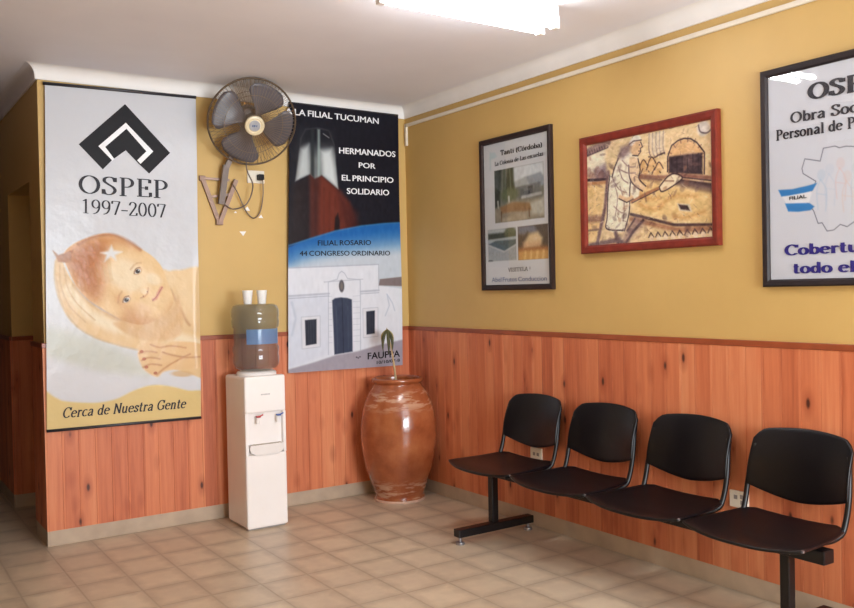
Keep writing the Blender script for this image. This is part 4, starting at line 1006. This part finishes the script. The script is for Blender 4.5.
# the baker
c.poly([(.27, .30), (.33, .22), (.42, .20), (.46, .28), (.45, .40), (.46, .52), (.42, .60), (.36, .44), (.30, .42), (.26, .38)], (248, 236, 210), .008, 1, True)
c.poly([(.232, .36), (.315, .34), (.37, .42), (.385, .55), (.375, .70), (.34, .83), (.20, .80), (.21, .62), (.215, .46)], (252, 242, 214), .008, 1, True)
c.line([(.232, .36), (.215, .5), (.205, .7), (.20, .80), (.33, .825)], .006, INK, .005, .8, True)
c.line([(.40, .38), (.385, .50), (.378, .68), (.34, .83)], .006, INK, .005, .8, True)
for ln in ([(.27, .45), (.29, .55), (.27, .70)], [(.31, .46), (.34, .60), (.33, .75)], [(.26, .62), (.32, .68), (.35, .66)], [(.25, .38), (.30, .48), (.36, .52)]): c.line(ln, .005, (170, 140, 130), .006, .75, True)
c.poly([(.40, .12), (.45, .10), (.475, .14), (.47, .20), (.45, .235), (.41, .22), (.395, .17)], (240, 196, 150), .008, 1, True)
c.poly([(.385, .12), (.42, .07), (.46, .075), (.475, .11), (.44, .115), (.40, .15)], (244, 234, 220), .006, 1, True); c.line([(.385, .13), (.42, .11), (.478, .115)], .005, INK, .005, .9)
c.line([(.472, .13), (.485, .17), (.468, .18), (.472, .205), (.45, .235), (.41, .225)], .005, INK, .004, .9); c.ell((.462, .15), .005, .004, INK, 0, .5, .9); c.line([(.455, .20), (.47, .2)], .004, INK, .004, .8)
c.poly([(.32, .14), (.40, .12), (.39, .2), (.34, .24), (.30, .22)], (120, 92, 104), .02, .75)
c.line([(.30, .23), (.27, .30), (.25, .37)], .007, INK, .006, .8, True)
c.poly([(.39, .24), (.45, .26), (.46, .34), (.45, .42), (.50, .49), (.48, .52), (.41, .46), (.385, .36)], (240, 206, 164), .008, .95, True)
c.line([(.45, .26), (.465, .35), (.455, .42), (.505, .49)], .006, INK, .005, .8, True); c.line([(.38, .30), (.385, .40), (.42, .47), (.48, .525)], .006, INK, .005, .8, True)
for ln in ([(.33, .25), (.38, .31), (.43, .32)], [(.31, .32), (.37, .36), (.43, .37)], [(.30, .30), (.33, .40), (.37, .44)]): c.line(ln, .005, (150, 116, 112), .006, .75, True)
c.line([(.31, .55), (.36, .58), (.40, .57)], .02, (236, 196, 150), .01, .9); c.line([(.30, .56), (.36, .60), (.41, .58)], .005, INK, .005, .8)
# peel with a loaf
c.line([(.40, .60), (.52, .545), (.60, .52)], .014, (180, 122, 84), .008, .95); c.line([(.40, .61), (.60, .53)], .004, INK, .004, .8)
c.poly([(.60, .50), (.66, .44), (.71, .43), (.755, .465), (.70, .51), (.62, .545)], (250, 230, 194), .008, 1, True); c.line([(.60, .51), (.66, .44), (.71, .425), (.76, .465), (.70, .515), (.62, .55), (.60, .51)], .006, INK, .005, .85, True)
c.line([(.64, .47), (.70, .48)], .006, (170, 130, 110), .006, .8)
# shadows of the work bench below
c.line([(.39, .70), (.55, .76), (.70, .82), (.955, .845)], .012, INK, .008, .75); c.line([(.39, .74), (.55, .80), (.72, .86), (.955, .87)], .02, (176, 120, 86), .015, .7)
c.poly([(.42, .72), (.52, .76), (.40, .88), (.34, .93), (.30, .93)], (150, 116, 110), .03, .75)
c.line([(.48, .76), (.40, .85), (.35, .93)], .012, INK, .01, .7); c.line([(.42, .74), (.36, .83)], .008, INK, .008, .6)
for k_ in range(9):
    x_ = .52+.05*k_; c.line([(x_, .90), (x_+.015, .865), (x_+.035, .90)], .006, INK, .006, .7); c.ell((x_+.02, .91), .016, .014, (244, 222, 196), 0, .5, .7)
c.line([(.06, .93), (.3, .90), (.34, .95)], .02, (110, 84, 90), .015, .7); c.line([(.27, .84), (.29, .93)], .02, (120, 90, 88), .014, .8)
rr = random.Random(4)
for k_ in range(260):
    x_, y_ = rr.uniform(.05, .95), rr.uniform(.06, .93); dx, dy = rr.uniform(-.03, .03), rr.uniform(-.03, .03)
    c.line([(x_, y_), (x_+dx, y_+dy)], .003, rr.choice(((150, 108, 96), (110, 76, 74), (250, 232, 196))), .004, rr.uniform(.2, .5))
for k_ in range(60):
    x_, y_ = rr.choice(((rr.uniform(.05, .36), rr.uniform(.1, .92)), (rr.uniform(.3, .95), rr.uniform(.74, .93)), (rr.uniform(.4, .95), rr.uniform(.36, .6))))
    c.ell((x_, y_), rr.uniform(.008, .03), rr.uniform(.006, .018), rr.choice(((120, 82, 76), (172, 118, 84), (96, 66, 70))), rr.uniform(0, 180), .9, rr.uniform(.25, .55))
c.noise(45, 9); c.noise(90, 8)
_, pr_, sfc = picture(-1.938, -2.908, 2.383, 1.707, .046, .034, M_red_frame, c, 'sepia drawing of a baker at an oven in a mahogany-red frame')

# --- white information poster at the right edge
YA, YB, ZA, ZB = -3.150, -4.065, 2.507, 1.496
def uv3(y, z): return ((y-YA)/(YB-YA), (z-ZA)/(ZB-ZA))
c = Canvas(.918, 1.017, 300, 330, (214, 216, 226))
out = [(-3.351, 2.03), (-3.366, 2.072), (-3.44, 2.052), (-3.456, 2.107), (-3.511, 2.108), (-3.53, 2.098), (-3.56, 2.10), (-3.62, 2.09), (-3.70, 2.11), (-3.78, 2.08), (-3.85, 2.06), (-3.84, 1.98), (-3.80, 1.93), (-3.83, 1.87), (-3.78, 1.82), (-3.72, 1.80), (-3.66, 1.755), (-3.60, 1.775), (-3.561, 1.752), (-3.53, 1.764), (-3.50, 1.742), (-3.468, 1.739), (-3.445, 1.778), (-3.426, 1.776), (-3.406, 1.833), (-3.374, 1.875), (-3.395, 1.92), (-3.418, 1.965), (-3.356, 2.007), (-3.351, 2.03)]
c.line([uv3(*p) for p in out], .0042, (112, 112, 128), .003, 1)
for y_, z_, col_ in ((-3.44, 1.97, (170, 196, 222)), (-3.48, 1.99, (190, 204, 224)), (-3.53, 2.01, (224, 190, 190)), (-3.56, 1.95, (222, 196, 190)), (-3.60, 1.98, (190, 200, 216))):
    u_, v_ = uv3(y_, z_); c.line([(u_, v_), (u_-.02, v_+.05), (u_-.015, v_+.13)], .006, col_, .005, .45, True); c.line([(u_, v_), (u_+.03, v_+.05), (u_+.025, v_+.14)], .006, col_, .005, .45, True); c.line([(u_-.02, v_+.06), (u_+.03, v_+.07)], .005, col_, .005, .45)
    c.ell((u_+.005, v_-.02), .02, .026, col_, 0, .4, .3)
c.poly([uv3(*p) for p in ((-3.229, 1.946), (-3.30, 1.942), (-3.38, 1.950), (-3.424, 1.957), (-3.402, 1.925), (-3.36, 1.917), (-3.30, 1.912), (-3.245, 1.914))], (52, 128, 196), .004)
c.poly([uv3(*p) for p in ((-3.250, 1.912), (-3.40, 1.922), (-3.382, 1.872), (-3.27, 1.880))], (234, 234, 240), .004)
c.poly([uv3(*p) for p in ((-3.263, 1.880), (-3.32, 1.876), (-3.385, 1.871), (-3.41, 1.853), (-3.39, 1.838), (-3.33, 1.836), (-3.279, 1.842))], (52, 128, 196), .004)
_, pr_, sfc = picture(YA, YB, ZA, ZB, .034, .030, M_grey_frame, c, 'large white information poster with a blue ribbon and map outline in a charcoal frame')
def L3(txt, y0, z0, y1, z1, cap, mat, a, b, plain_=False):
    letter('lettering', (sans_mesh, txt, (.03,)) if plain_ else serif(txt, a, b), sfc, uv3(y0, z0), uv3(y1, z1), cap/1.017, mat, pr_)
L3('OSPEP', -3.388, 2.332, -3.80, 2.325, .070, M_print_grey, .125, .06)
L3('Obra Social', -3.298, 2.243, -3.705, 2.238, .048, M_print_grey, .10, .05)
L3('Personal de Panaderos', -3.222, 2.176, -3.86, 2.172, .047, M_print_grey, .10, .05)
L3('FILIAL', -3.288, 1.893, -3.372, 1.895, .017, M_ink, 0, 0, True)
L3('Cobertura en', -3.262, 1.640, -3.855, 1.643, .048, M_navy, .12, .055)
L3('todo el', -3.302, 1.556, -3.60, 1.556, .048, M_navy, .12, .055)
